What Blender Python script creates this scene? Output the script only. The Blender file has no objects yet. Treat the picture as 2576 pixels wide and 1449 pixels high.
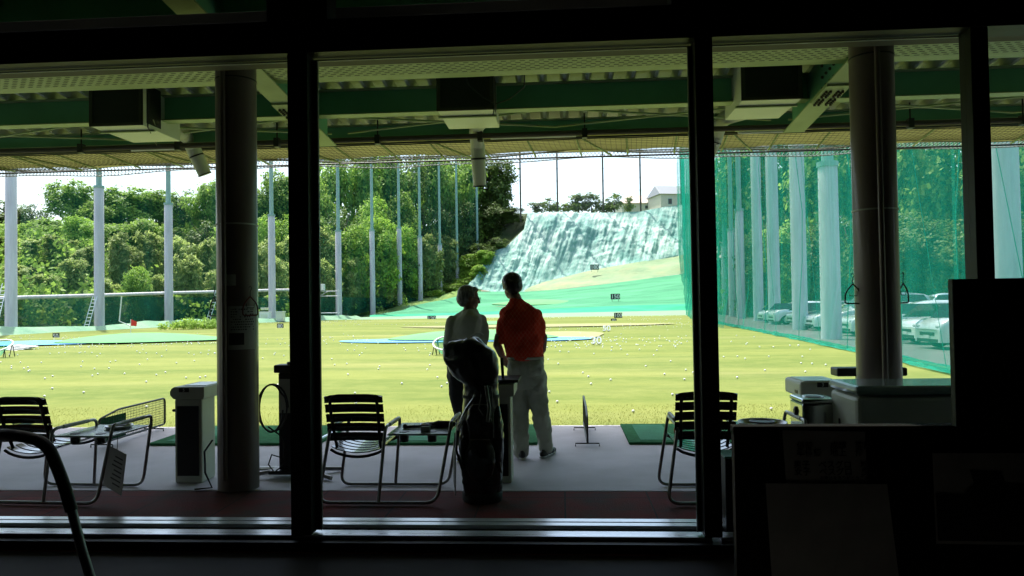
import bpy, math, random
import numpy as np
from mathutils import Vector, Matrix
PI = math.pi
R = math.radians
scene = bpy.context.scene
COL = scene.collection

# ---------------------------------------------------------------- camera
F = 1860.0
CAM = Vector((0, 0, 1.45))
ROT = (Matrix.Rotation(math.atan(0.067), 3, 'Z') @ Matrix.Rotation(R(90) + math.atan(40.5 / F), 3, 'X')
       @ Matrix.Rotation(-0.0152, 3, 'Z'))
cam_data = bpy.data.cameras.new('camera')
cam_data.sensor_width = 36
cam_data.lens = 36 * F / 2576
cam_data.clip_start = 0.05
cam_data.clip_end = 2000
cam = bpy.data.objects.new('camera', cam_data)
cam.matrix_world = Matrix.Translation(CAM) @ ROT.to_4x4()
COL.objects.link(cam)
scene.camera = cam

# ---------------------------------------------------------------- sky, sun, exposure
SUN_EL, SUN_AZ = R(67.5), R(-35)        # azimuth measured from +Y (down the range), negative = to the left
world = bpy.data.worlds.new('World')
scene.world = world
world.use_nodes = True
wn = world.node_tree.nodes
sky = wn.new('ShaderNodeTexSky')
sky.sky_type = 'NISHITA'
sky.sun_disc = False
sky.sun_elevation = SUN_EL
sky.sun_rotation = SUN_AZ
sky.air_density = 1.0
sky.dust_density = 3.5
sky.ozone_density = 1.0
world.node_tree.links.new(sky.outputs[0], wn['Background'].inputs[0])
wn['Background'].inputs[1].default_value = 0.15
sun_data = bpy.data.lights.new('sun', 'SUN')
sun_data.energy = 3.2
sun_data.angle = R(0.6)
sun_data.color = (1.0, 0.95, 0.86)
sun = bpy.data.objects.new('sun', sun_data)
COL.objects.link(sun)
sdir = Vector((math.sin(SUN_AZ) * math.cos(SUN_EL), math.cos(SUN_AZ) * math.cos(SUN_EL), math.sin(SUN_EL)))
sun.rotation_euler = sdir.to_track_quat('Z', 'Y').to_euler()
scene.view_settings.view_transform = 'Standard'
scene.view_settings.look = 'None'
scene.view_settings.exposure = 1.45
scene.view_settings.gamma = 1
scene.cycles.transparent_max_bounces = 24
scene.cycles.max_bounces = 8
scene.cycles.diffuse_bounces = 4
scene.cycles.use_denoising = True
scene.cycles.sample_clamp_indirect = 6

# ---------------------------------------------------------------- measuring helpers (2576-wide picture units)
def ray(px, py):
    return ROT @ Vector(((px - 1288) / F, -(py - 724.5) / F, -1))
def at(px, py, Y):
    r = ray(px, py)
    return CAM + r * ((Y - CAM.y) / r.y)
def atz(px, py, z):
    r = ray(px, py)
    return CAM + r * ((z - CAM.z) / r.z)
def atx(px, py, x):
    r = ray(px, py)
    return CAM + r * ((x - CAM.x) / r.x)
def proj(p):
    v = ROT.transposed() @ (Vector(p) - CAM)
    return 1288 + F * v.x / -v.z, 724.5 - F * v.y / -v.z

# ---------------------------------------------------------------- mesh builder
class MB:
    def __init__(s):
        s.v = []; s.f = []; s.sm = []; s.mi = []
    def add(s, vs, fs, smooth=False, mi=0):
        n = len(s.v)
        s.v += [tuple(p) for p in vs]
        for f in fs:
            s.f.append(tuple(i + n for i in f)); s.sm.append(smooth); s.mi.append(mi)
        return s
    def box(s, x0, x1, y0, y1, z0, z1, M=None, mi=0):
        vs = [Vector((x, y, z)) for z in (z0, z1) for y in (y0, y1) for x in (x0, x1)]
        if M is not None: vs = [M @ p for p in vs]
        return s.add(vs, [(0, 2, 3, 1), (4, 5, 7, 6), (0, 1, 5, 4), (2, 6, 7, 3), (0, 4, 6, 2), (1, 3, 7, 5)], False, mi)
    def tube(s, pts, r, n=8, caps=True, closed=False, smooth=True, mi=0, flat=1.0):
        pts = [Vector(p) for p in pts]
        m = len(pts)
        rs = r if isinstance(r, (list, tuple)) else [r] * m
        up = None; rings = []
        for i, p in enumerate(pts):
            if closed: t = pts[(i + 1) % m] - pts[i - 1]
            else: t = pts[min(i + 1, m - 1)] - pts[max(i - 1, 0)]
            t.normalize()
            if up is None:
                a = Vector((0, 0, 1)) if abs(t.z) < .9 else Vector((0, 1, 0))
                up = (a - t * a.dot(t)).normalized()
            else:
                up = (up - t * up.dot(t))
                up = up.normalized() if up.length > 1e-6 else Vector((1, 0, 0))
            b = t.cross(up)
            rings.append([p + (up * math.cos(k * 2 * PI / n) + b * (flat * math.sin(k * 2 * PI / n))) * rs[i] for k in range(n)])
        vs = [q for rg in rings for q in rg]
        fs = []
        for i in range(m if closed else m - 1):
            j = (i + 1) % m
            for k in range(n):
                l = (k + 1) % n
                fs.append((i * n + k, j * n + k, j * n + l, i * n + l))
        s.add(vs, fs, smooth, mi)
        if caps and not closed:
            s.add(rings[0], [tuple(range(n))], False, mi)
            s.add(rings[-1], [tuple(range(n - 1, -1, -1))], False, mi)
        return s
    def lathe(s, prof, n=24, c=(0, 0, 0), sx=1, sy=1, smooth=True, caps=True, M=None, mi=0):
        vs = []
        for r, z in prof:
            for k in range(n):
                a = 2 * PI * k / n
                p = Vector((c[0] + r * sx * math.cos(a), c[1] + r * sy * math.sin(a), c[2] + z))
                vs.append(M @ p if M is not None else p)
        fs = []
        for i in range(len(prof) - 1):
            for k in range(n):
                l = (k + 1) % n
                fs.append((i * n + k, i * n + l, (i + 1) * n + l, (i + 1) * n + k))
        s.add(vs, fs, smooth, mi)
        if caps:
            s.add(vs[:n], [tuple(range(n - 1, -1, -1))], False, mi)
            s.add(vs[-n:], [tuple(range(n))], False, mi)
        return s
    def ball(s, c, r, n=12, m=8, M=None, mi=0):
        if not isinstance(r, (tuple, list)): r = (r, r, r)
        vs = []; fs = []
        for i in range(m + 1):
            t = PI * i / m
            for k in range(n):
                a = 2 * PI * k / n
                p = Vector((r[0] * math.sin(t) * math.cos(a), r[1] * math.sin(t) * math.sin(a), -r[2] * math.cos(t)))
                if M is not None: p = M @ p
                vs.append(p + Vector(c))
        for i in range(m):
            for k in range(n):
                l = (k + 1) % n
                fs.append((i * n + k, i * n + l, (i + 1) * n + l, (i + 1) * n + k))
        return s.add(vs, fs, True, mi)
    def grid(s, rows, smooth=True, mi=0):
        n = len(rows[0])
        vs = [p for r_ in rows for p in r_]
        fs = [(i * n + k, i * n + k + 1, (i + 1) * n + k + 1, (i + 1) * n + k) for i in range(len(rows) - 1) for k in range(n - 1)]
        return s.add(vs, fs, smooth, mi)
    def build(s, name, m, parent=None, bevel=0, loc=None, world=False):
        me = bpy.data.meshes.new(name)
        vs = s.v
        if world:
            iv = (Matrix.Translation(parent.location) @ parent.rotation_euler.to_matrix().to_4x4()).inverted()
            vs = [tuple(iv @ Vector(p)) for p in vs]
        me.from_pydata(vs, [], s.f)
        for k in (m if isinstance(m, list) else [m]): me.materials.append(k)
        me.polygons.foreach_set('use_smooth', s.sm)
        me.polygons.foreach_set('material_index', s.mi)
        me.update()
        o = bpy.data.objects.new(name, me)
        COL.objects.link(o)
        if parent is not None: o.parent = parent
        if loc is not None: o.location = loc
        if bevel:
            b = o.modifiers.new('bevel', 'BEVEL'); b.width = bevel; b.segments = 2; b.limit_method = 'ANGLE'; b.angle_limit = R(40)
        return o

def tag(o, label=None, cat=None, group=None, kind=None):
    if label: o['label'] = label
    if cat: o['category'] = cat
    if group: o['group'] = group
    if kind: o['kind'] = kind
    return o
def thing(name, label, cat, loc=(0, 0, 0), rz=0, group=None):
    o = bpy.data.objects.new(name, None)
    COL.objects.link(o)
    o.location = loc; o.rotation_euler = (0, 0, rz); o.empty_display_size = .1
    return tag(o, label, cat, group)
def copy_tree(o, parent=None):
    c = o.copy(); COL.objects.link(c)
    if parent is not None: c.parent = parent
    for ch in [x for x in bpy.data.objects if x.parent == o]:
        copy_tree(ch, c)
    return c
def arc(c, r, a0, a1, n, ax=(1, 0, 0), ay=(0, 0, 1)):
    ax = Vector(ax); ay = Vector(ay); c = Vector(c)
    return [c + ax * (r * math.cos(a0 + (a1 - a0) * i / n)) + ay * (r * math.sin(a0 + (a1 - a0) * i / n)) for i in range(n + 1)]
def fillet(pts, r, n=5):
    """round the corners of a polyline"""
    pts = [Vector(p) for p in pts]
    out = [pts[0]]
    for i in range(1, len(pts) - 1):
        a, b, c = pts[i - 1], pts[i], pts[i + 1]
        u = (a - b); w = (c - b)
        d = min(r, u.length * .49, w.length * .49)
        p0 = b + u.normalized() * d; p1 = b + w.normalized() * d
        for k in range(n + 1):
            t = k / n
            out.append(p0 * (1 - t) ** 2 + b * (2 * t * (1 - t)) + p1 * t ** 2)
    out.append(pts[-1])
    return out

# ---------------------------------------------------------------- materials
def nodes(name):
    m = bpy.data.materials.new(name); m.use_nodes = True
    nt = m.node_tree
    return m, nt, nt.nodes, nt.links, nt.nodes['Principled BSDF']
def noise(nt, scale, detail=4, rough=.6, vec=None, stretch=None, space='Object'):
    tc = nt.nodes.new('ShaderNodeTexCoord')
    src = tc.outputs[space]
    if stretch:
        mp = nt.nodes.new('ShaderNodeMapping'); mp.inputs['Scale'].default_value = stretch
        nt.links.new(src, mp.inputs[0]); src = mp.outputs[0]
    n = nt.nodes.new('ShaderNodeTexNoise')
    n.inputs['Scale'].default_value = scale; n.inputs['Detail'].default_value = detail; n.inputs['Roughness'].default_value = rough
    nt.links.new(src, n.inputs['Vector'])
    return n.outputs['Fac']
def ramp(nt, fac, stops):
    r = nt.nodes.new('ShaderNodeValToRGB')
    e = r.color_ramp.elements
    while len(e) < len(stops): e.new(.5)
    for k, (p, c) in enumerate(stops):
        e[k].position = p
        e[k].color = (*c, 1) if isinstance(c, (tuple, list)) else (c, c, c, 1)
    nt.links.new(fac, r.inputs[0])
    return r.outputs[0]
def mixc(nt, fac, a, b, mode='MIX'):
    n = nt.nodes.new('ShaderNodeMix'); n.data_type = 'RGBA'; n.blend_type = mode
    for sock, val in ((n.inputs[0], fac), (n.inputs[6], a), (n.inputs[7], b)):
        if hasattr(val, 'is_linked') or hasattr(val, 'links'): nt.links.new(val, sock)
        elif isinstance(val, (tuple, list)): sock.default_value = (*val, 1) if len(val) == 3 else val
        else: sock.default_value = val
    return n.outputs[2]
def bumpn(nt, h, strength, dist=.02):
    b = nt.nodes.new('ShaderNodeBump'); b.inputs['Strength'].default_value = strength; b.inputs['Distance'].default_value = dist
    nt.links.new(h, b.inputs['Height'])
    return b.outputs[0]
def sca(c, k): return tuple(min(1, x * k) for x in c)
def mat(name, c, rough=.6, c2=None, scale=6, metal=0, bump=0, bscale=None, stretch=None, spec=.5, coat=0, contrast=(.35, .65)):
    m, nt, N, L, P = nodes(name)
    P.inputs['Roughness'].default_value = rough
    P.inputs['Metallic'].default_value = metal
    P.inputs['Specular IOR Level'].default_value = spec
    P.inputs['Coat Weight'].default_value = coat
    if c2 is None: c2 = sca(c, .8)
    f = noise(nt, scale, 5, .6, stretch=stretch)
    L.new(ramp(nt, f, [(contrast[0], c), (contrast[1], c2)]), P.inputs['Base Color'])
    if bump:
        L.new(bumpn(nt, noise(nt, bscale or scale * 4, 4, .6, stretch=stretch), bump), P.inputs['Normal'])
    return m

M = {}
M['black'] = mat('black_metal', (.012, .012, .013), .45)
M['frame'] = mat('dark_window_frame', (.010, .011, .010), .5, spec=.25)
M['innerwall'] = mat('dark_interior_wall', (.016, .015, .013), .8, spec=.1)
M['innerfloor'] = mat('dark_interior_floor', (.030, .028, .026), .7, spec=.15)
M['alu'] = mat('aluminium_rail', (.85, .87, .9), .28, metal=.5, scale=20, stretch=(.3, 6, 1))
M['concrete'] = mat('deck_concrete', (.60, .555, .62), .7, (.46, .43, .47), 1.3, bump=.15, bscale=60)
M['redmat'] = mat('worn_red_rubber_mat', (.16, .055, .05), .8, (.07, .05, .05), 1.6, bump=.2, bscale=80)
M['steel_green'] = mat('green_painted_steel', (.14, .40, .26), .5, (.11, .33, .21), 1.5)
M['flange'] = mat('pale_green_paint', (.34, .42, .22), .5, (.26, .33, .17), 2.5)
M['roofdeck'] = mat('galvanised_roof_deck', (.44, .50, .40), .55, (.33, .38, .30), 1.2)
M['lintel'] = mat('brown_lintel', (.065, .055, .038), .7)
M['pillar'] = mat('brown_pillar_paint', (.16, .12, .105), .38, (.14, .105, .09), 1.2, coat=.2)
M['cream'] = mat('cream_metal', (.66, .68, .56), .45, (.58, .60, .48), 2)
M['cream2'] = mat('aged_cream_plastic', (.50, .52, .44), .45, (.42, .43, .37), 3)
M['chrome'] = mat('dull_steel_tube', (.30, .30, .29), .3, metal=.85, scale=30)
M['slat'] = mat('dark_green_plastic_slats', (.018, .03, .024), .22, coat=.6)
M['tabletop'] = mat('grey_green_tabletop', (.30, .37, .34), .25, coat=.5)
M['turfmat'] = mat('green_tee_mat', (.045, .20, .085), .95, (.03, .14, .06), 14, bump=.5, bscale=200, spec=.1)
M['conc_pole'] = mat('concrete_pole', (.60, .58, .62), .8, (.44, .42, .46), 1.6, bump=.1, stretch=(1.5, 1.5, .22), contrast=(.38, .72))
M['steel_pole'] = mat('pale_steel_pole', (.32, .45, .42), .55, (.27, .39, .37), 1)
M['paper'] = mat('white_paper', (.42, .42, .39), .8, (.37, .37, .35), 4)
M['ink'] = mat('black_ink', (.02, .02, .02), .7)
M['white'] = mat('white_paint', (.78, .78, .76), .5, (.70, .70, .68), 3)
M['bagblack'] = mat('glossy_black_vinyl', (.012, .012, .014), .28, coat=.5, bump=.25, bscale=8)
M['rubber'] = mat('black_rubber', (.018, .018, .018), .7)
M['baltic'] = mat('golf_ball_white', (.86, .86, .82), .35)
M['asphalt'] = mat('parking_asphalt', (.10, .105, .10), .9, (.14, .14, .13), .6, bump=.2, bscale=20)
M['skin'] = mat('skin', (.30, .17, .12), .55, (.26, .14, .10), 9)
M['hair_dark'] = mat('black_hair', (.012, .011, .010), .42, (.03, .026, .022), 60, stretch=(1, 1, .2))
M['hair_grey'] = mat('greying_hair', (.10, .10, .09), .5, (.34, .34, .32), 90, stretch=(1, 1, .2))
M['dark_cloth'] = mat('dark_trousers', (.012, .013, .016), .85)
M['light_cloth'] = mat('pale_grey_trousers', (.48, .49, .40), .85, (.40, .41, .33), 5)
M['beige_cloth'] = mat('pale_sage_shirt', (.62, .64, .54), .85, (.54, .57, .47), 5)
M['shoe'] = mat('dark_shoe', (.03, .03, .03), .5)
M['sole'] = mat('white_sole', (.7, .7, .68), .6)
M['belt'] = mat('white_belt', (.55, .55, .5), .5)
M['red'] = mat('red_cloth', (.70, .03, .02), .6)
M['orange'] = mat('orange_plastic', (.6, .12, .02), .5)
M['greenplastic'] = mat('green_laminate', (.10, .30, .22), .35)

def tile_red():
    m, nt, N, L, P = nodes('red_rubber_tiles')
    tc = N.new('ShaderNodeTexCoord')
    b = N.new('ShaderNodeTexBrick')
    L.new(tc.outputs['Object'], b.inputs['Vector'])
    b.offset = 0; b.inputs['Scale'].default_value = 1
    b.inputs['Brick Width'].default_value = .62; b.inputs['Row Height'].default_value = .62
    b.inputs['Mortar Size'].default_value = .006
    b.inputs['Color1'].default_value = (.22, .03, .025, 1); b.inputs['Color2'].default_value = (.14, .03, .028, 1)
    b.inputs['Mortar'].default_value = (.03, .02, .02, 1)
    f = noise(nt, 2.5, 5)
    L.new(mixc(nt, ramp(nt, f, [(.4, 0.), (.7, 1.)]), b.outputs[0], (.07, .05, .045)), P.inputs['Base Color'])
    P.inputs['Roughness'].default_value = .85; P.inputs['Specular IOR Level'].default_value = .12
    L.new(bumpn(nt, noise(nt, 90, 3), .3), P.inputs['Normal'])
    return m
M['redmat'] = tile_red()

def grass_mat():
    m, nt, N, L, P = nodes('mown_range_grass')
    big = noise(nt, .09, 5, .65, stretch=(.35, 1, 1))
    stripes = noise(nt, .5, 4, .6, stretch=(.10, 1, 1))
    mid = noise(nt, 3.2, 6, .7, stretch=(.6, 1, 1))
    fine = noise(nt, 45, 4, .8)
    base = ramp(nt, big, [(.30, (.128, .150, .036)), (.50, (.178, .196, .050)), (.68, (.26, .243, .10))])
    base = mixc(nt, ramp(nt, stripes, [(.38, 0.), (.60, .75)]), base, (.085, .125, .026))
    base = mixc(nt, ramp(nt, mid, [(.42, 0.), (.70, .5)]), base, (.24, .25, .075))
    base = mixc(nt, ramp(nt, fine, [(.3, .4), (.6, 0.)]), base, (.08, .12, .02))
    L.new(base, P.inputs['Base Color'])
    P.inputs['Roughness'].default_value = .95
    P.inputs['Specular IOR Level'].default_value = .12
    L.new(bumpn(nt, fine, .25, .02), P.inputs['Normal'])
    return m
M['grass'] = grass_mat()

def foliage(name, dark, light, trans=.35, k=1.0):
    m, nt, N, L, P = nodes(name)
    info = N.new('ShaderNodeObjectInfo')
    geo = N.new('ShaderNodeNewGeometry')
    rnd = geo.outputs['Random Per Island']
    col = ramp(nt, rnd, [(0., dark), (.55, tuple((a + b) / 2 for a, b in zip(dark, light))), (1., light)])
    big = noise(nt, .25, 3, .6, space='Object')
    col = mixc(nt, ramp(nt, big, [(.35, 0.), (.65, .6)]), col, sca(light, 1.05))
    hs = N.new('ShaderNodeHueSaturation')
    mr = N.new('ShaderNodeMapRange'); mr.inputs[3].default_value = .8; mr.inputs[4].default_value = 1.2
    L.new(info.outputs['Random'], mr.inputs[0]); L.new(mr.outputs[0], hs.inputs['Value']); L.new(col, hs.inputs['Color'])
    col = hs.outputs[0]
    L.new(col, P.inputs['Base Color'])
    P.inputs['Roughness'].default_value = .55
    P.inputs['Specular IOR Level'].default_value = .3
    tr = N.new('ShaderNodeBsdfTranslucent')
    tc = mixc(nt, 1., col, (1.1, 1.0, .45), 'MULTIPLY')
    L.new(col, tr.inputs[0])
    mx = N.new('ShaderNodeMixShader'); mx.inputs[0].default_value = trans
    L.new(P.outputs[0], mx.inputs[1]); L.new(tr.outputs[0], mx.inputs[2])
    L.new(mx.outputs[0], N['Material Output'].inputs[0])
    return m
M['leaf_mid'] = foliage('broadleaf_foliage', (.07, .15, .022), (.34, .50, .09), .55)
M['leaf_dark'] = foliage('dark_evergreen_foliage', (.035, .075, .018), (.15, .22, .045), .4)
M['leaf_bamboo'] = foliage('bamboo_foliage', (.15, .22, .055), (.44, .52, .17), .55)
M['leaf_bright'] = foliage('bright_spring_foliage', (.12, .25, .025), (.32, .48, .07), .5)
M['bark'] = mat('bark', (.08, .065, .05), .9, (.05, .04, .03), 5)

def net_mat(name, col, cover, glow=.5, folds=(3., 3., .06), var=.25, fine=0):
    """knotted mesh seen from afar: an even share of each pixel is cord, the rest is open"""
    m, nt, N, L, P = nodes(name)
    f = noise(nt, 1., 4, .6, stretch=folds)
    mr = N.new('ShaderNodeMapRange'); mr.inputs[1].default_value = .3; mr.inputs[2].default_value = .7
    mr.inputs[3].default_value = max(0, cover - var); mr.inputs[4].default_value = min(1, cover + var)
    L.new(f, mr.inputs[0])
    fac = mr.outputs[0]
    N.remove(P)
    d = N.new('ShaderNodeBsdfDiffuse'); d.inputs[0].default_value = (*col, 1)
    t = N.new('ShaderNodeBsdfTranslucent'); t.inputs[0].default_value = (*col, 1)
    mx = N.new('ShaderNodeMixShader'); mx.inputs[0].default_value = glow
    L.new(d.outputs[0], mx.inputs[1]); L.new(t.outputs[0], mx.inputs[2])
    tr = N.new('ShaderNodeBsdfTransparent')
    m2 = N.new('ShaderNodeMixShader')
    L.new(fac, m2.inputs[0]); L.new(tr.outputs[0], m2.inputs[1]); L.new(mx.outputs[0], m2.inputs[2])
    L.new(m2.outputs[0], N['Material Output'].inputs[0])
    return m
M['net_teal'] = net_mat('teal_safety_net', (.022, .37, .245), .38, .6, (.9, .9, .05), .14)
M['net_dark'] = net_mat('dark_green_net', (.015, .15, .11), .11, .5, (.6, .6, .04), .07)
M['net_fold'] = net_mat('gathered_teal_net', (.03, .36, .26), .66, .5, (3, 3, .4), .18)
M['net_back'] = net_mat('far_net', (.35, .42, .42), .05, .5, (.2, .2, .2), .03)

def holes_mat(name, col, sx, sy, cover, axis=(0, 1)):
    """a real cord lattice: cords along two directions, open between"""
    m, nt, N, L, P = nodes(name)
    tc = N.new('ShaderNodeTexCoord')
    sep = N.new('ShaderNodeSeparateXYZ'); L.new(tc.outputs['UV'], sep.inputs[0])
    outs = []
    for k, sc in ((0, sx), (1, sy)):
        mu = N.new('ShaderNodeMath'); mu.operation = 'MULTIPLY'; mu.inputs[1].default_value = sc
        fr = N.new('ShaderNodeMath'); fr.operation = 'FRACT'
        lt = N.new('ShaderNodeMath'); lt.operation = 'LESS_THAN'; lt.inputs[1].default_value = cover
        L.new(sep.outputs[k], mu.inputs[0]); L.new(mu.outputs[0], fr.inputs[0]); L.new(fr.outputs[0], lt.inputs[0])
        outs.append(lt.outputs[0])
    mxm = N.new('ShaderNodeMath'); mxm.operation = 'MAXIMUM'
    L.new(outs[0], mxm.inputs[0]); L.new(outs[1], mxm.inputs[1])
    P.inputs['Base Color'].default_value = (*col, 1); P.inputs['Roughness'].default_value = .7
    L.new(mxm.outputs[0], P.inputs['Alpha'])
    return m

def sheet_mat(name, c, c2, scale, stretch=None, bump=.4, rough=.85, c3=None):
    m, nt, N, L, P = nodes(name)
    f = noise(nt, scale, 6, .65, stretch=stretch)
    st = [(.3, c), (.7, c2)] if c3 is None else [(.3, c), (.52, c2), (.72, c3)]
    L.new(ramp(nt, f, st), P.inputs['Base Color'])
    P.inputs['Roughness'].default_value = rough
    P.inputs['Specular IOR Level'].default_value = .2
    L.new(bumpn(nt, noise(nt, scale * 5, 5, .7, stretch=stretch), bump, .15), P.inputs['Normal'])
    return m
def cliff_mat():
    m, nt, N, L, P = nodes('netted_rock_face')
    tc = N.new('ShaderNodeTexCoord'); mp = N.new('ShaderNodeMapping'); mp.vector_type = 'POINT'
    mp.inputs['Rotation'].default_value = (0, -.34, 0)
    L.new(tc.outputs['Object'], mp.inputs[0])
    def nz(scale, st, det=5):
        m2 = N.new('ShaderNodeMapping'); m2.inputs['Scale'].default_value = st; L.new(mp.outputs[0], m2.inputs[0])
        n = N.new('ShaderNodeTexNoise'); n.inputs['Scale'].default_value = scale; n.inputs['Detail'].default_value = det; n.inputs['Roughness'].default_value = .65
        L.new(m2.outputs[0], n.inputs['Vector']); return n.outputs['Fac']
    streak = nz(2.0, (1, .3, .10)); fine = nz(4.5, (1, .4, .16)); patch = nz(.14, (1, 1, .8))
    c = ramp(nt, streak, [(.33, (.14, .29, .25)), (.47, (.38, .49, .43)), (.63, (.64, .70, .63))])
    c = mixc(nt, ramp(nt, fine, [(.38, .45), (.52, 0.)]), c, (.10, .26, .22))
    c = mixc(nt, ramp(nt, patch, [(.44, 0.), (.62, .75)]), c, (.09, .25, .22))
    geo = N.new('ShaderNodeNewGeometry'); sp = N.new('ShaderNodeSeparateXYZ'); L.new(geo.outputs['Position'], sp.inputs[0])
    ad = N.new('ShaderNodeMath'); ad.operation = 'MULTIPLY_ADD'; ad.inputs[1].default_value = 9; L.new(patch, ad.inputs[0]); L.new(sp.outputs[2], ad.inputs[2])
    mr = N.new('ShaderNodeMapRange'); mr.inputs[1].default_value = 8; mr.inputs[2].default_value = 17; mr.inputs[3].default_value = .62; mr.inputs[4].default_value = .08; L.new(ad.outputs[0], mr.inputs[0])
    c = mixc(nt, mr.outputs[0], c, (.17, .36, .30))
    L.new(c, P.inputs['Base Color']); P.inputs['Roughness'].default_value = .8; P.inputs['Specular IOR Level'].default_value = .2
    L.new(bumpn(nt, fine, .6, .25), P.inputs['Normal'])
    return m
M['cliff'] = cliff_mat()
M['slope_green'] = sheet_mat('green_netted_slope', (.035, .17, .09), (.06, .25, .13), .35, (.25, 1, 1), .9, c3=(.09, .30, .17))
M['slope_pale'] = sheet_mat('pale_green_turf_sheet', (.20, .31, .20), (.17, .27, .17), .5, (.4, 1, 1), .15)
M['slope_cream'] = sheet_mat('cream_turf_sheet', (.30, .31, .18), (.24, .31, .18), .5, (.5, 1, .6), .8, c3=(.17, .27, .16))
M['cyan'] = sheet_mat('turquoise_net_strip', (.04, .36, .20), (.02, .24, .13), .4, (.3, 1, 1), .5)
M['green_mat'] = sheet_mat('light_green_target_turf', (.13, .34, .14), (.11, .29, .12), .7, None, .1)
M['blue_mat'] = sheet_mat('light_blue_water_turf', (.10, .29, .48), (.13, .33, .52), .6, None, .1)
M['sand'] = sheet_mat('bare_sandy_grass', (.28, .26, .14), (.22, .23, .09), .9, None, .2)
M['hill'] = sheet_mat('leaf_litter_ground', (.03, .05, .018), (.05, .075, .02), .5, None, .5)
M['bank'] = sheet_mat('weedy_bank', (.22, .30, .08), (.13, .21, .055), .5, None, .8, c3=(.07, .22, .13))
M['berm'] = sheet_mat('pale_net_skirt', (.22, .34, .22), (.10, .22, .14), .35, (.3, 1, 1), .6)
M['ground'] = sheet_mat('rough_ground', (.09, .12, .04), (.12, .13, .06), .2, None, .3)

def glass_mat():
    m, nt, N, L, P = nodes('window_glass')
    N.remove(P)
    tr = N.new('ShaderNodeBsdfTransparent'); tr.inputs[0].default_value = (.96, .985, .97, 1)
    g = N.new('ShaderNodeBsdfGlossy'); g.inputs['Roughness'].default_value = .02
    lw = N.new('ShaderNodeLayerWeight'); lw.inputs[0].default_value = .15
    mx = N.new('ShaderNodeMixShader')
    mu = N.new('ShaderNodeMath'); mu.operation = 'MULTIPLY'; mu.inputs[1].default_value = .5
    L.new(lw.outputs['Fresnel'], mu.inputs[0]); L.new(mu.outputs[0], mx.inputs[0])
    L.new(tr.outputs[0], mx.inputs[1]); L.new(g.outputs[0], mx.inputs[2])
    L.new(mx.outputs[0], N['Material Output'].inputs[0])
    return m
M['glass'] = glass_mat()
def awning_mat():
    m, nt, N, L, P = nodes('translucent_cream_awning')
    N.remove(P)
    d = N.new('ShaderNodeBsdfDiffuse'); t = N.new('ShaderNodeBsdfTranslucent')
    c = ramp(nt, noise(nt, .8, 4), [(.3, (.40, .37, .15)), (.7, (.31, .29, .12))])
    L.new(c, d.inputs[0]); L.new(c, t.inputs[0])
    mx = N.new('ShaderNodeMixShader'); mx.inputs[0].default_value = .10
    L.new(d.outputs[0], mx.inputs[1]); L.new(t.outputs[0], mx.inputs[2])
    L.new(mx.outputs[0], N['Material Output'].inputs[0])
    return m
M['awning'] = awning_mat()
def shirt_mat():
    m, nt, N, L, P = nodes('red_polo_painted_reflection')
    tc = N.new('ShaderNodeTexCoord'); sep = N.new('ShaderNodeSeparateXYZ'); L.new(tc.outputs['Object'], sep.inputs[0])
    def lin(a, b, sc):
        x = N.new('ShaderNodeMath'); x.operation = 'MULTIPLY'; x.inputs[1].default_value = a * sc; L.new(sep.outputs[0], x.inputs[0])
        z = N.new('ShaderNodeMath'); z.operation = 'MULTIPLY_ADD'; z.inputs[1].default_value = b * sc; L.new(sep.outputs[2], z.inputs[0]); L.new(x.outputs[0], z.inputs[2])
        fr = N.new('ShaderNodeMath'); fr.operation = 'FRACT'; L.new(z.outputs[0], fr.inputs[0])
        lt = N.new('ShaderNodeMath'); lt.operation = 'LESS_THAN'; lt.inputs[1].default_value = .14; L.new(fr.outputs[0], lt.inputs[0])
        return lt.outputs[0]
    a = lin(1, .75, 26); b = lin(-1, .75, 26)  # diamond lattice: a window-glass reflection painted into the shirt colour
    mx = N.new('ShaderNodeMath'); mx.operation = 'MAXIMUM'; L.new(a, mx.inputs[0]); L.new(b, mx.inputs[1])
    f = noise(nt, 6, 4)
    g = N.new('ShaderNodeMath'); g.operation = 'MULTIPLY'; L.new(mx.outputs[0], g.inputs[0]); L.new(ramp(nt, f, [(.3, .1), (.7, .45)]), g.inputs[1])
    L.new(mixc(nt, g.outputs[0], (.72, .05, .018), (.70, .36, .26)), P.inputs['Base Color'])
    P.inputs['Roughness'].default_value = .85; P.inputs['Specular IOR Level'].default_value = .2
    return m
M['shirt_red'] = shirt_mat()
# ================================================================= ground and far terrain
FZ = -0.15                                     # level of the range below the tee deck
def struct(o): return tag(o, kind='structure')
rng = random.Random(7)
def hnoise(x, y, s=1.0, seed=0):
    from mathutils import noise as nz
    return nz.noise(Vector((x * s + seed * 17.3, y * s - seed * 9.1, seed * 3.7)))
def fbm(x, y, s, seed=0, o=4):
    t = 0; a = 1
    for k in range(o):
        t += a * hnoise(x, y, s * 2 ** k, seed + k); a *= .5
    return t

g = MB().add([(-500, 9.2, -.42), (500, 9.2, -.42), (500, 700, -.42), (-500, 700, -.42)], [(0, 1, 2, 3)])
g.add([(-500, -60, -.42), (500, -60, -.42), (500, 9.2, -.42), (-500, 9.2, -.42)], [(0, 1, 2, 3)])
struct(g.build('ground', M['ground']))

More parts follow.
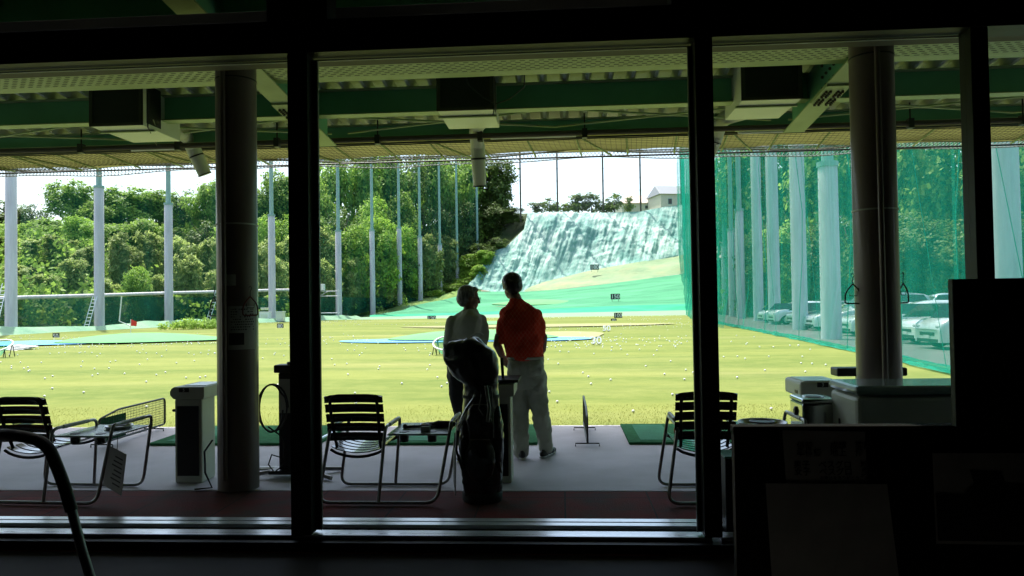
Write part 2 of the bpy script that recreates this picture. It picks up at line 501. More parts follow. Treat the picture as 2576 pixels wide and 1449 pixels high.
# left and right limits of the range
POLES = [(28, 835, 52), (250, 828, 60), (425, 822, 70), (685, 808, 82), (795, 807, 88), (853, 812, 95), (938, 791, 104), (1006, 770, 112),
         (1058, 755, 119), (1108, 739, 126), (1151, 710, 132), (1201, 622, 139)]
PP = [at(*p) for p in POLES]
RNET = [(7.9, 9.5), (8.4, 15.7), (9.0, 22), (9.7, 31), (10.5, 42), (11.3, 54), (13.2, 70), (15.7, 87), (17.6, 100), (20.2, 120), (21.8, 134)]
def interp(pts, t):
    for a, b in zip(pts, pts[1:]):
        if t <= b[1] or b is pts[-1]:
            k = (t - a[1]) / (b[1] - a[1]); return a[0] + (b[0] - a[0]) * k
def xr(y): return interp(RNET, max(9.5, y))
LP = [(-37.5, 9.5)] + [(p.x + .9, p.y) for p in PP]
def xl(y): return interp(LP, y)
ys = [9.05 + (88 - 9.05) * (i / 60) ** 1.5 for i in range(61)]
rows = []
for y in ys:
    a, b = xl(y) - 1.5, xr(y) + .4
    rows.append([(a + (b - a) * k / 60, y, FZ + .05 * fbm(a + (b - a) * k / 60, y, .12, 3) * min(1, (y - 9) / 6)) for k in range(61)])
struct(MB().grid(rows).build('range_field', M['grass']))

# far end of the range: bands that climb to the netted cliff, measured as (px, py, distance)
def sheet(name, A, B, m, n=60, k=8, amp=0., s=.2, seed=1, ridge=None, label=None):
    A = [at(*p) for p in A]; B = [at(*p) for p in B]
    def res(P, n):
        L = [0]
        for a, b in zip(P, P[1:]): L.append(L[-1] + (b - a).length)
        out = []
        for i in range(n + 1):
            t = L[-1] * i / n; j = 0
            while j < len(P) - 2 and t > L[j + 1]: j += 1
            f = (t - L[j]) / max(1e-6, L[j + 1] - L[j]); out.append(P[j].lerp(P[j + 1], f))
        return out
    A = res(A, n); B = res(B, n)
    rows = []
    for j in range(k + 1):
        t = j / k; row = []
        for i in range(n + 1):
            p = A[i].lerp(B[i], t)
            w = math.sin(PI * t) ** .5 if amp else 0
            d = amp * w * fbm(p.x, p.z + p.y, s, seed)
            if ridge: d += ridge(p, i / n, t) * w
            p = p + Vector((0, -d * .75, d * .6))
            row.append(p)
        rows.append(row)
    return struct(MB().grid(rows).build(name, m))
e0 = [(720, 806, 88), (960, 803, 88), (1200, 803, 88), (1369, 802, 88), (1560, 799, 88), (1790, 794, 88)]
e0 = [(x, proj((at(x, y, d).x, 87.9, FZ - .03))[1], 87.9) for x, y, d in e0]
e1 = [(930, 797, 97), (1200, 792, 97), (1369, 788, 97), (1560, 784, 97), (1790, 779, 97)]
e2 = [(930, 793, 100), (1200, 785, 100), (1369, 777, 100), (1560, 769, 100), (1790, 763, 100)]
e3 = [(1100, 758, 112), (1200, 733, 124), (1317, 734, 125), (1420, 727, 125), (1560, 710, 125), (1693, 692, 125), (1760, 684, 125)]
e3b = [(1317, 733, 125.2), (1363, 733, 125.2), (1500, 716, 125.2), (1600, 705, 125.2), (1700, 690, 125.2), (1770, 682, 125.2)]
e4 = [(1363, 710, 130), (1499, 677, 131), (1600, 660, 131), (1722, 640, 132), (1775, 632, 132)]
sheet('pale_turf_band', e0, e1, M['slope_pale'], amp=.05)
sheet('turquoise_strip', e1, e2, M['cyan'], amp=.25, s=.5)
sheet('green_slope', e2, e3, M['slope_green'], k=14, amp=.5, s=.12)
sheet('cream_slope', e3b, e4, M['slope_cream'], amp=.5, s=.2)
# the cliff
c0 = [(1176, 722, 126), (1250, 736, 125.6), (1317, 736, 125.6), (1363, 712, 129.8), (1499, 679, 130.8), (1600, 662, 130.8), (1722, 642, 131.8), (1785, 634, 132)]
c1 = [(1192, 700, 130), (1224, 637, 134), (1272, 622, 135), (1318, 577, 138), (1327, 536, 142), (1401, 535, 142), (1466, 535, 142), (1531, 535, 142),
      (1609, 532, 142), (1674, 520, 142), (1713, 515, 142), (1785, 508, 142)]
def cliff_ridge(p, u, t):
    a = p.x - p.z * .35
    r = abs(math.sin(a * 1.5 + 1.6 * fbm(p.x * .8, p.z * .35, .12, 5, 2)))
    r2 = abs(math.sin(a * 3.9 + 2.0 * fbm(p.x, p.z * .4, .2, 9, 2)))
    f = .5 + .9 * fbm(p.x, p.z, .09, 21, 2)
    return .20 * (1 - r) ** 1.3 * f + .20 * (1 - r2) * max(.1, f) + .55 * fbm(p.x * 1.5 - p.z * .5, p.z * .25, .5, 14, 3) + (1.3 + 1.6 * math.exp(-((u - .62) / .16) ** 2)) * fbm(p.x, p.z * .6, .10, 11, 3)
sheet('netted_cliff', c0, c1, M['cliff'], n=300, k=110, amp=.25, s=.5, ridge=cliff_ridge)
t0 = [(x, y, d) for x, y, d in c1[4:]]
t1 = [(x, y - 1.5, 190) for x, y, d in c1[4:]]
t1 = [(proj(at(x, y, 142) + Vector((0, 50, .3)))[0], proj(at(x, y, 142) + Vector((0, 50, .3)))[1], at(x, y, 142).y + 50) for x, y, d in t0]
sheet('cliff_top', t0, t1, M['bank'], amp=.3)
# weedy bank at the foot of the climbing poles, and the dark shaded hollow left of the cliff
b0 = [(880, 800, 98), (938, 799, 101), (1010, 790, 104), (1100, 770, 110), (1190, 748, 118), (1210, 735, 125)]
b1 = [(900, 797, 106), (938, 790, 106), (1006, 768, 114), (1058, 752, 121), (1108, 735, 128), (1151, 704, 134), (1212, 655, 136)]
sheet('weedy_bank', b0, b1, M['bank'], amp=.9, s=.3, k=14)
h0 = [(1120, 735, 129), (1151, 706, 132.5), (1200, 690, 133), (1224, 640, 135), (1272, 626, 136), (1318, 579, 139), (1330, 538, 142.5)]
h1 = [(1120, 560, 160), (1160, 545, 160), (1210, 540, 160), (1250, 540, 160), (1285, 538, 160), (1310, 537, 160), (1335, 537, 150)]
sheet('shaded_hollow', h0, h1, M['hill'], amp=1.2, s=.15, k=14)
# wooded hillside to the left
rows = []
for i in range(41):
    y = 50 + i * 4.5; row = []
    for k in range(41):
        t = k / 40
        x0 = xl(min(y, 139)) - 3
        x = x0 - t * 90
        d = x0 - x
        z = -.3 + .34 * max(0, d - 2) + max(0, (y - 96)) * .17 + 1.2 * fbm(x, y, .06, 2) * min(1, d / 15)
        row.append((x, y, min(z, .105 * y + .8 * fbm(x, y, .05, 4))))
    rows.append(row)
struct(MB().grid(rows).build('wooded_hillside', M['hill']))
def hill_z(x, y):
    x0 = xl(min(max(y, 50), 139)) - 3; d = max(0, x0 - x)
    return min(-.3 + .34 * max(0, d - 2) + max(0, (y - 96)) * .17, .105 * y)
# hillside behind the car park
rows = []
for i in range(31):
    y = 5 + i * 7; row = []
    for k in range(25):
        d = k * 4.0; x = 30 + y * .07 + d
        row.append((x, y, -.2 + min(d * .42, 16) + .8 * fbm(x, y, .07, 6) * min(1, d / 8)))
    rows.append(row)
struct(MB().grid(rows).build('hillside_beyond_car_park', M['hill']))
struct(MB().grid([[(xr(y) + .4 + k * 3.2, y, -.17 + .015 * hnoise(xr(y) + k, y, .5)) for k in range(12)] for y in [9.2 + 3 * i for i in range(34)]]).build('car_park', M['asphalt']))

# pale net skirt lying along the foot of the left poles
rows = []
for (fx, dz) in ((-.3, .02), (.25, .42), (.9, .50), (1.7, .12), (2.3, .02)):
    rows.append([(xl(y) + fx + .25 * hnoise(y, fx, .5, 4), y, FZ + dz * (1 + .5 * hnoise(y, 0, .35, 8))) for y in [44 + .8 * i for i in range(66)]])
tag(MB().grid(rows).build('net_skirt', M['berm']), 'pale green netting skirt piled along the foot of the left pole row', 'net skirt')

# target greens and water-coloured turf on the field
def blob(name, cx, cy, rx, ry, z, m, n=64, wob=.08, seed=1, dome=0, lab=None, cat=None):
    b = MB(); rings = [0, .25, .5, .7, .85, .94, 1.]
    vs = []
    for r in rings:
        for k in range(n):
            a = 2 * PI * k / n
            w = 1 + wob * math.sin(3 * a + seed) + wob * .6 * math.sin(5 * a + 2 * seed)
            vs.append((cx + rx * r * w * math.cos(a), cy + ry * r * w * math.sin(a), z + dome * (1 - r * r)))
    fs = [(i * n + k, i * n + (k + 1) % n, (i + 1) * n + (k + 1) % n, (i + 1) * n + k) for i in range(len(rings) - 1) for k in range(n)]
    b.add(vs, fs, True)
    return b
def green(px0, px1, pyn, pyf, dome, m, name, seed, z=None, wob=.05):
    z = FZ + .07 if z is None else z
    pn = atz((px0 + px1) / 2, pyn, z)
    pf = atz((px0 + px1) / 2, pyf + dome * 20, z)
    cy = (pn.y + pf.y) / 2
    a = at(px0, 800, cy); c = at(px1, 800, cy)
    return blob(name, (a.x + c.x) / 2, cy, (c.x - a.x) / 2, (pf.y - pn.y) / 2, z, m, wob=wob, seed=seed, dome=dome)
o = green(-140, 300, 869, 857, 0, None, 'w', 2, FZ + .055)
struct(o.build('blue_turf_pond', M['blue_mat']))
o = green(150, 560, 861, 843, .36, None, 'g', 1, FZ + .09)
struct(o.build('target_green', M['green_mat']))
struct(green(400, 620, 859, 846, 0, None, 's', 5, FZ + .05).build('bare_patch', M['sand']))
o = green(855, 1500, 860, 848, 0, None, 'w', 3, FZ + .05)
struct(o.build('blue_turf_pond', M['blue_mat']))
o = green(985, 1405, 855, 835, .36, None, 'g', 4, FZ + .09)
struct(o.build('target_green', M['green_mat']))
struct(green(1310, 1520, 852, 833, 0, None, 's', 6, FZ + .045).build('bare_patch', M['sand']))
struct(green(1020, 1700, 822, 815, 0, None, 's', 6, FZ + .05).build('bare_patch', M['sand']))
struct(green(1120, 1340, 816, 808, .2, None, 's', 7, FZ + .07).build('target_green', M['green_mat']))
# raised green on the slope, just above the slope sheet
def on_slope(px, py): # depth by row of the green slope
    t = (790 - py) / 45.0
    return 98 + t * 24
c = at(1350, 768, 108); 
b = blob('g', 0, 0, 6.6, 3.6, 0, None, wob=.05, seed=2, dome=.5)
MS = Matrix.Translation(c + Vector((0, 0, .35))) @ Matrix.Rotation(R(4), 4, 'X')
b.v = [tuple(MS @ Vector(p)) for p in b.v]
struct(b.build('target_green', M['green_mat']))
b = blob('g', 0, 0, 7.4, 4.2, 0, None, wob=.06, seed=2)
MS = Matrix.Translation(c + Vector((0, -.6, .12))) @ Matrix.Rotation(R(4), 4, 'X')
b.v = [tuple(MS @ Vector(p)) for p in b.v]
struct(b.build('bare_patch', M['sand']))

# grass blades near the tee deck
r_ = np.random.default_rng(3)
n = 45000
y = 9.1 + 2.6 * r_.random(n) ** 2.2; x = (r_.random(n) * 2 - 1) * (y * .78 + .6)
h = .008 + .018 * r_.random(n); a = r_.random(n) * 2 * PI; w = .0035 + .003 * r_.random(n)
lx = (r_.random(n) - .5) * .04; ly = (r_.random(n) - .5) * .04
V = np.zeros((n, 3, 3))
V[:, 0] = np.c_[x - w * np.cos(a), y - w * np.sin(a), np.full(n, FZ - .01)]
V[:, 1] = np.c_[x + w * np.cos(a), y + w * np.sin(a), np.full(n, FZ - .01)]
V[:, 2] = np.c_[x + lx, y + ly, FZ + h]
me = bpy.data.meshes.new('grass_blades')
me.vertices.add(n * 3); me.vertices.foreach_set('co', V.ravel())
me.loops.add(n * 3); me.loops.foreach_set('vertex_index', np.arange(n * 3, dtype=np.int32))
me.polygons.add(n); me.polygons.foreach_set('loop_start', np.arange(0, n * 3, 3, dtype=np.int32))
me.update(); me.validate()
M['blade'] = foliage('grass_blades', (.19, .21, .045), (.27, .28, .08), .4)
me.materials.append(M['blade'])
o = bpy.data.objects.new('grass', me); COL.objects.link(o)
tag(o, 'short mown grass at the near edge of the range', 'grass', kind='stuff')

# ================================================================= the building round the camera
WY = 4.42                                       # window plane
zh0 = at(1000, 133, WY).z                       # underside of window head
zt0 = at(680, 64, WY).z                         # underside of the upper lights
XL, XR = -9.0, 9.0
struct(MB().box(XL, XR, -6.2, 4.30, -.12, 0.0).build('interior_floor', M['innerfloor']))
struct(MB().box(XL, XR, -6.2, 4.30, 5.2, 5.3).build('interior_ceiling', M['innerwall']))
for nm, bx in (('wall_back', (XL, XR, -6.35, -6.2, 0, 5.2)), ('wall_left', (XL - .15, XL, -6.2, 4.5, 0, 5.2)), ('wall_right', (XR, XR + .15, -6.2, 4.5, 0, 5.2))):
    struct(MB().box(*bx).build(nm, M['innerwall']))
# window front
win = thing('window_front', 'black framed window wall with three wide panes and two upper lights', 'window', (0, WY, 0))
m1a, m1b = at(736, 750, WY).x, at(786, 750, WY).x
m2a, m2b = at(1756, 740, WY).x, at(1800, 740, WY).x
m3a, m3b = at(2436, 400, WY).x, at(2480, 400, WY).x
u1a, u1b = at(681, 40, WY).x, at(831, 40, WY).x
u2a = at(1685, 20, WY).x
M['highlight'] = mat('grey_green_highlight', (.20, .23, .20), .4)
def wb(name, m, *bxs, bevel=.004):
    b = MB()
    for q in bxs: b.box(*q)
    return b.build(name, m, win, bevel=bevel, world=True)
wb('window_head', M['frame'], (XL, XR, WY - .07, WY + .12, zh0, zt0))
wb('upper_panel', M['frame'], (u1a, u1b, WY - .07, WY + .12, zt0, 5.2), (u2a, XR, WY - .07, WY + .12, zt0, 5.2))
wb('mullion', M['frame'], (m1a, m1b, WY - .06, WY + .07, .085, zh0))
wb('mullion', M['frame'], (m2a, m2b, WY - .06, WY + .07, .085, zh0))
wb('mullion', M['frame'], (m3a, m3b, WY - .06, WY + .07, .085, zh0))
wb('sash_stile', M['black'], (m1b, m1b + .028, WY + .03, WY + .065, .09, zh0 - .02))
wb('sash_stile', M['black'], (m2a - .02, m2a, WY + .03, WY + .065, .09, zh0 - .02))
wb('stile_highlight', M['highlight'], (m1b + .028, m1b + .036, WY + .03, WY + .05, .09, zh0 - .02), (m2a - .028, m2a - .02, WY + .03, WY + .05, .09, zh0 - .02), (m1a - .008, m1a, WY + .03, WY + .05, .09, zh0 - .02), bevel=0)  # lighter strips painting the highlight along the black stiles
wb('head_trim', M['cream2'], (m1b + .03, m2a, WY + .125, WY + .14, zh0 + .012, zh0 + .028), (XL, m1a, WY + .125, WY + .14, zh0 + .012, zh0 + .028), (m2b, m3a, WY + .125, WY + .14, zh0 + .012, zh0 + .028), (m3b, XR, WY + .125, WY + .14, zh0 + .012, zh0 + .028))
wb('head_trim', M['cream2'], (XL, m1a, WY + .05, WY + .065, zh0 - .016, zh0 - .004), (m1b, m2a, WY + .05, WY + .065, zh0 - .016, zh0 - .004), (m2b, m3a, WY + .05, WY + .065, zh0 - .016, zh0 - .004))
wb('sill', M['frame'], (XL, XR, WY - .10, WY + .02, 0, .055), bevel=0)
wb('sill_rail', M['alu'], (XL, m2a + .05, WY - .02, WY + .085, .055, .075), (m2b, XR, WY - .02, WY + .085, .055, .075), bevel=0)
wb('track_base', M['frame'], (XL, XR, WY + .09, WY + .52, -.02, .022), bevel=0)
wb('track_rail', M['alu'], (XL, XR, WY + .385, WY + .45, .022, .045), bevel=0)
wb('track_rail', M['alu'], (XL, XR, WY + .30, WY + .362, .022, .045), bevel=0)
for a, b_ in ((XL, m1a), (m1b, m2a), (m2b, m3a), (m3b, XR)):
    wb('pane', M['glass'], (a, b_, WY + .005, WY + .011, .078, zh0), bevel=0)
for a, b_ in ((XL, u1a), (u1b, u2a)):
    wb('pane', M['glass'], (a, b_, WY + .005, WY + .011, zt0, 5.2), bevel=0)

# ================================================================= tee deck
struct(MB().box(-26, 26, 5.76, 8.85, -.40, 0).build('tee_deck', M['concrete'], bevel=.01))
struct(MB().box(-26, 26, WY + .53, 5.757, -.40, -.004).build('rubber_tile_floor', M['redmat']))
struct(MB().box(-26, 26, 8.853, 8.93, -.40, -.135).build('deck_edge_kerb', M['concrete'], bevel=.01))

# ================================================================= roof over the tees
def zt(Y): return 3.767 - .1 * (Y - 7.75)         # top of beams / underside of roof deck
b = MB()
prof = []
x = -26.0
while x < 26:
    prof += [(x, 0), (x + .035, .10), (x + .165, .10), (x + .20, 0)]
    x += .235
ya, yb = 4.6, 9.35
vs = [(px, Y, zt(Y) + pz) for Y in (ya, yb) for px, pz in prof]
n = len(prof)
b.add(vs, [(k, k + 1, n + k + 1, n + k) for k in range(n - 1)])
roof = thing('tee_roof', 'corrugated steel roof over the tees on green beams', 'roof', (0, 7, 3.9))
b.build('roof_deck', M['roofdeck'], roof, world=True)
MB().box(-26, 26, ya, yb, 0, .02, Matrix.Translation((0, 0, 3.96 + .42)) @ Matrix.Identity(4)).build('shading_slab', M['lintel'], roof, world=True)  # unseen slab added above the deck to keep out sun and sky
b = MB().box(-26, 26, ya - .02, ya, 3.9, 4.4); b.box(-26, 26, yb, yb + .02, 3.78, 4.4)
b.build('roof_edge', M['steel_green'], roof, world=True)
def hbeam(name, Y, zb, h, w=.15, y2=None):
    b = MB(); b.box(-26, 26, Y - .004, Y + .004, zb + .012, zb + h - .012)
    b.build('beam_web', M['steel_green'], roof, world=True)
    b = MB(); b.box(-26, 26, Y - w / 2, Y + w / 2, zb, zb + .012); b.box(-26, 26, Y - w / 2, Y + w / 2, zb + h - .012, zb + h - .001)
    b.build('beam_flange', M['flange'], roof, world=True)
hbeam('b', 5.62, zt(5.62) - .28, .28)
hbeam('b', 6.70, zt(6.70) - .31, .31)
hbeam('b', 7.75, zt(7.75) - .277, .277)
hbeam('b', 8.85, zt(8.85) - .165, .165, .12)
# girders along the slope
def girder(x):
    p = Matrix(((1, 0, 0, 0), (0, 1, 0, 0), (0, -.1, 1, 0), (0, 0, 0, 1)))
    p = Matrix.Translation((0, 0, zt(0))) @ p
    b = MB().box(x - .006, x + .006, ya, 8.25, -.42, -.005, p)
    b.build('girder_web', M['steel_green'], roof, world=True)
    b = MB().box(x - .11, x + .11, ya, 8.25, -.435, -.42, p)
    b.box(x - .11, x + .11, 6.9, 7.35, -.455, -.4351, p)
    b.build('girder_flange', M['flange'], roof, world=True)
    b = MB()
    for i in range(4):
        for sx in (-.075, -.035, .035, .075):
            for y0 in (7.0, 7.2):
                q = p @ Vector((x + sx, y0 + .04 * i + .02, -.465)); b.lathe([(.013, -.012), (.013, .012)], 6, q)
    for i in range(4):
        for j in range(3):
            q = p @ Vector((x - .016, 6.98 + .1 * i, -.11 - .11 * j)); b.ball(q, .016, 6, 4)
    b.build('bolt', M['lintel'], roof, world=True)['kind'] = 'stuff'
gx1 = atz(690, 243, 3.42).x; gx2 = atz(2092, 225, 3.42).x
GS = gx2 - gx1
for k in (-1, 0, 1, 2): girder(gx1 + k * GS)
# tie rods
b = MB()
for k in range(-1, 3):
    x0 = gx1 + k * GS
    for (p, q) in (((x0 + GS * .5, 7.8), (x0 + GS - .1, 8.75)), ((x0 + GS - .1, 7.8), (x0 + GS * .5, 8.75)), ((x0 + .1, 7.8), (x0 + GS * .5, 8.75)), ((x0 + GS * .5, 7.8), (x0 + .1, 8.75))):
        b.tube([(p[0], p[1], zt(p[1]) - .25), (q[0], q[1], zt(q[1]) - .12)], .012, 6)
b.build('tie_rod', M['flange'], roof, world=True)
# perforated cable tray under the first beam
b = MB(); b.box(-13, 13, 6.15, 6.45, 3.500, 3.506)
b.box(-13, 13, 6.452, 6.462, 3.50, 3.56); b.box(-13, 13, 6.138, 6.148, 3.50, 3.56)
o = thing('cable_tray', 'pale perforated cable tray running under the roof above the windows', 'cable tray', (0, 6.3, 3.5))
b.build('tray', M['flange'], o, world=True)
b = MB()
for j in range(6):
    for k in range(210):
        x = -8 + k * .08 + (j % 2) * .04
        b.add([(x, 6.17 + j * .047, 3.4985), (x + .045, 6.17 + j * .047, 3.4985), (x + .045, 6.187 + j * .047, 3.4985), (x, 6.187 + j * .047, 3.4985)], [(0, 3, 2, 1)])
b.build('slots', M['ink'], o, world=True)['kind'] = 'stuff'
# brown lintel outside, over the windows
tag(MB().box(-26, 26, 4.62, 5.42, 3.255, 3.37).build('outside_lintel', M['lintel'], bevel=.005), 'brown boxed lintel along the outside of the window wall', 'lintel')
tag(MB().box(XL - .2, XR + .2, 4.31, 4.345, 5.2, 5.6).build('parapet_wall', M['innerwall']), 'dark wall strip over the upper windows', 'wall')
# service pipe
b = MB(); b.tube([(-16, 8.66, 3.45), (-6, 8.66, 3.43), (0, 8.66, 3.445), (7, 8.66, 3.43), (16, 8.66, 3.45)], .032, 10)
HG = []
for k in range(-6, 8):
    x = k * 1.23 + .3
    HG.append(MB().tube([(x, 8.66, 3.42), (x, 8.66, zt(8.66))], .009, 6).box(x - .03, x + .03, 8.62, 8.70, 3.38, 3.49))
sp = thing('service_pipe', 'long dark service pipe hung below the outer edge of the roof', 'pipe', (0, 8.75, 3.5))
b.build('pipe', M['lintel'], sp, world=True); 
for h_ in HG: h_.build('hanger', M['black'], sp, world=True)
# awning
aw = thing('awning', 'cream translucent awning strip along the outer roof edge', 'awning', (0, 9.6, 3.5))
b = MB(); rows = []
for j in range(5):
    Y = 9.10 + j * .225
    rows.append([(-20 + i * .25, Y, 3.545 - (Y - 9.1) * .06 + .015 * math.sin(i * .9) + .03 * hnoise(i, j, .08)) for i in range(161)])
b.grid(rows).build('awning_sheet', M['awning'], aw, world=True)
for k in range(-18, 19):
    x = k * .62 + .2; b = MB()
    b.tube([(x, 9.08, 3.52), (x + .1, 10.02, 3.45)], .014, 5)
    if k % 3 == 0: b.tube([(x, 9.08, 3.52), (x + .5, 10.0, 3.44)], .014, 5)
    b.build('awning_rib', M['flange'], aw, world=True)
b = MB(); b.tube([(-20, 10.03, 3.43), (20, 10.03, 3.43)], .012, 6); b.tube([(-20, 9.1, 3.49), (20, 9.1, 3.49)], .012, 6)
b.build('awning_wire', M['black'], aw, world=True)
# ball-stop net slung below the awning: real cords
M['cord'] = mat('dark_cord', (.07, .065, .035), .8)
M['cordpale'] = mat('weathered_cord', (.30, .30, .30), .8)
def netz(x, t):
    sag = .025 * math.sin((x + 1.0) * 1.27) + .02 * math.sin(x * 2.9 + 1)
    return (9.12 + 1.05 * t, 3.475 + .03 * t + sag * t - .04 * math.sin(PI * t))
b = MB()
nx = 420
for i in range(nx):
    x = -13 + i * 27.0 / nx
    pts = [(x + .10 * t, *netz(x, t)) for t in (0, .33, .66, 1.)]
    b.tube(pts, .0028, 3, caps=False)
for j in range(15):
    t = j / 14
    b.tube([(-13 + i * .6, *netz(-13 + i * .6, t)) for i in range(46)], .0028, 3, caps=False)
b.tube([(-13 + i * .3, netz(-13 + i * .3, 1)[0], netz(-13 + i * .3, 1)[1] + .004 * math.sin(i * 2.)) for i in range(91)], .009, 6)
b.tube([(-13 + i * .3, netz(-13 + i * .3, 0)[0], netz(-13 + i * .3, 0)[1] + .004 * math.sin(i * 2.)) for i in range(91)], .008, 6)
tag(b.build('ball_stop_net', M['cord']), 'dark cord net slung beneath the cream awning', 'net')
# hanging fringe of the net beyond the awning
b = MB()
def fr(x, t): return (10.20 + .15 * t, 3.535 - .085 * t + .025 * math.sin(x * 1.27 + 1) * t + .015 * math.sin(x * 3.1) * t)
for i in range(520):
    x = -13 + i * .052
    for dx in (.08, -.08):
        b.tube([(x, *fr(x, 0)), (x + dx, *fr(x + dx, 1))], .0045, 3, caps=False)
for t in (0, 1.):
    b.tube([(-13 + i * .3, *fr(-13 + i * .3, t)) for i in range(91)], .008, 5)
tag(b.build('net_fringe', M['cordpale']), 'grey net fringe hanging in front of the sky at the roof edge', 'net')

# ================================================================= pillars
pl = []
for (px, wpx, lab) in ((601, 104, 'round brown pillar with posters beside the ball machine, left of the players'), (2219, 116, 'round brown pillar in front of the parked cars, behind the cream cooler box')):
    base = at(px, 1238 if px < 1000 else 1222, 5.85)
    x = base.x; r = .16
    t = thing('pillar', lab, 'pillar', (x, 5.85, 0))
    MB().lathe([(r, 0), (r, 3.85)], 40).build('shaft', M['pillar'], t)
    MB().lathe([(.022, .1), (.022, 3.8)], 8, (-.03, -r - .02, 0)).build('conduit', M['pillar'], t)
    MB().lathe([(r + .006, 0), (r + .006, .012)], 32, (0, 0, 2.12)).build('strap', M['cream2'], t)
    MB().lathe([(r + .005, 0), (r + .005, .010)], 32, (0, 0, 3.3)).build('strap', M['black'], t)
    pl.append(t)
PX = [p.location.x for p in pl]
# ================================================================= far things: poles, nets, trees, houses, cars
ORD = ['first', 'second', 'third', 'fourth', 'fifth', 'sixth', 'seventh', 'eighth', 'ninth', 'tenth', 'eleventh', 'twelfth', 'thirteenth']
def pole(x, y, z, r, hc, H, label, group, pegs=True, rs=None, r2=None):
    t = thing('net_pole', label, 'net pole', (x, y, z), 0, group)
    b = MB(); b.lathe([(r * 1.08, -1.5), (r, hc), (r * .97, hc + .02)], 20)
    for k in range(int(hc / 3.2)):
        b.lathe([(r * 1.012, 0), (r * 1.012, .03)], 20, (0, 0, 1.6 + k * 3.2))
    b.build('concrete_section', M['conc_pole'], t)
    r2 = r2 or r * .62
    MB().lathe([(r * 1.12, hc - .16), (r * 1.12, hc + .04)], 20).build('collar', M['steel_pole'], t)
    MB().lathe([(r2, hc), (r2 * .8, H)], 16).build('steel_section', M['steel_pole'], t)
    if pegs:
        b = MB()
        for k in range(int((hc - 1.5) / .45)):
            s = 1 if k % 2 else -1
            b.tube([(-r * .9, 0, 1.6 + k * .45), (-r - .16, 0, 1.6 + k * .45)], .014, 4)
        b.build('step_peg', M['lintel'], t)['kind'] = 'stuff'
    return t
for i, p in enumerate(PP):
    zb = p.z
    hc = 12.1 if i < 10 else (3.9 if i == 10 else .4)
    if i == 8: hc = 10.4
    if i == 9: hc = 8.6
    pole(p.x, p.y, zb, .375 if i < 6 else .36, hc, 27, ORD[i] + ' concrete net pole from the left in the row before the wood', 'net poles along the left side')
RP = [(2090, 31, 7.2), (2012, 41, 16), (1948, 51, 16), (1908, 60, 16), (1864, 68, 9.9), (1843, 77, 9), (1825, 88, 8.2), (2532, 21.5, 16)]
RN = ['second from the right, with a visible collar', 'third from the right', 'fourth from the right', 'fifth from the right', 'sixth from the right', 'seventh from the right', 'farthest of the row', 'nearest, at the right edge of the picture']
for (px, y, hc), nm in zip(RP, RN):
    p = at(px, 760, y)
    pole(p.x, y, -.17, .375, hc, 27, 'pale pole behind the teal net, ' + nm, 'net poles along the car park', pegs=px < 2100)
# thin dark poles on the cliff top
for i, px in enumerate((1310, 1403, 1518, 1612, 1715)):
    p = at(px, 538 if i < 3 else 530, 142.8)
    b = MB().tube([(0, 0, -1.5), (0, 0, 24)], .16, 8)
    for k in range(9): b.lathe([(.2, 0), (.2, .15)], 8, (0, 0, 1.5 + 2.4 * k))
    o = b.build('thin_net_pole', M['lintel'], loc=p)
    tag(o, ORD[i] + ' thin dark pole from the left on top of the netted cliff', 'net pole', 'thin poles on the cliff top')
# nets
M['net_corner'] = net_mat('dense_teal_net', (.03, .46, .33), .55, .6, (.9, .9, .05), .15)
def net(name, pts, z0f, H, m, label, cat='net', amp=.25, dens=1.5, wl=.8, seed=3):
    L = [0]
    for a, b_ in zip(pts, pts[1:]): L.append(L[-1] + math.hypot(b_[0] - a[0], b_[1] - a[1]))
    n = int(L[-1] / dens); rows = []
    hs = [0, .03, .08, .15, .3, .5, .75, 1.]
    for h in hs:
        row = []
        for i in range(n + 1):
            t = L[-1] * i / n; j = 0
            while j < len(pts) - 2 and t > L[j + 1]: j += 1
            f = (t - L[j]) / (L[j + 1] - L[j]); x = pts[j][0] + (pts[j + 1][0] - pts[j][0]) * f; y = pts[j][1] + (pts[j + 1][1] - pts[j][1]) * f
            dx = amp * (hnoise(t, h * 1.3, wl, seed) + .5 * hnoise(t, h * 2, wl * 3, seed))
            z0 = z0f(x, y)
            row.append((x + dx + (.35 * (1 - h / .08) if h < .08 else 0) * (-1 if 'right' in name or 'car' in label else 0), y + dx * .2, z0 + (H - z0) * h))
        rows.append(row)
    return tag(MB().grid(rows).build(name, m), label, cat)
def lz(x, y): return max(FZ, interp([(p.z, p.y) for p in PP], y)) if y > 95 else FZ + .3
net('safety_net', [(p[0] - .3, p[1]) for p in LP if p[1] > 40] , lz, 27, M['net_dark'], 'tall dark green net hung along the left row of poles', dens=.8, seed=5)
net('safety_net', [(x, y) for x, y in RNET], lambda x, y: FZ + .02 + max(0, (y - 90) * .10), 26, M['net_teal'], 'tall teal net between the range and the car park', dens=.4, wl=.7, amp=.20)
net('safety_net', [(interp(RNET, y_) - .9, y_) for y_ in (44, 54, 70, 87, 100, 120, 133)], lambda x, y: FZ + .02 + max(0, (y - 90) * .10), 26, M['net_teal'], 'second overlapping teal net curtain along the far half of the car park side', dens=.5, wl=.6, amp=.2, seed=12)
p0, p1 = at(1712, 530, 142.6), at(1308, 530, 142.6)
net('safety_net', [(p0.x, 142.6), (p1.x, 142.6)], lambda x, y: 18.5, 34, M['net_back'], 'faint net between the thin poles on the cliff top', dens=1.)
net('safety_net', [(RNET[-2][0] - .3, 120), (RNET[-1][0] + .3, 134), (at(1716, 500, 142.5).x, 142.6)], lambda x, y: 4.0 + max(0, y - 125) * .75, 30, M['net_corner'], 'teal net corner hanging where the cliff meets the car park side', dens=.4, seed=8)
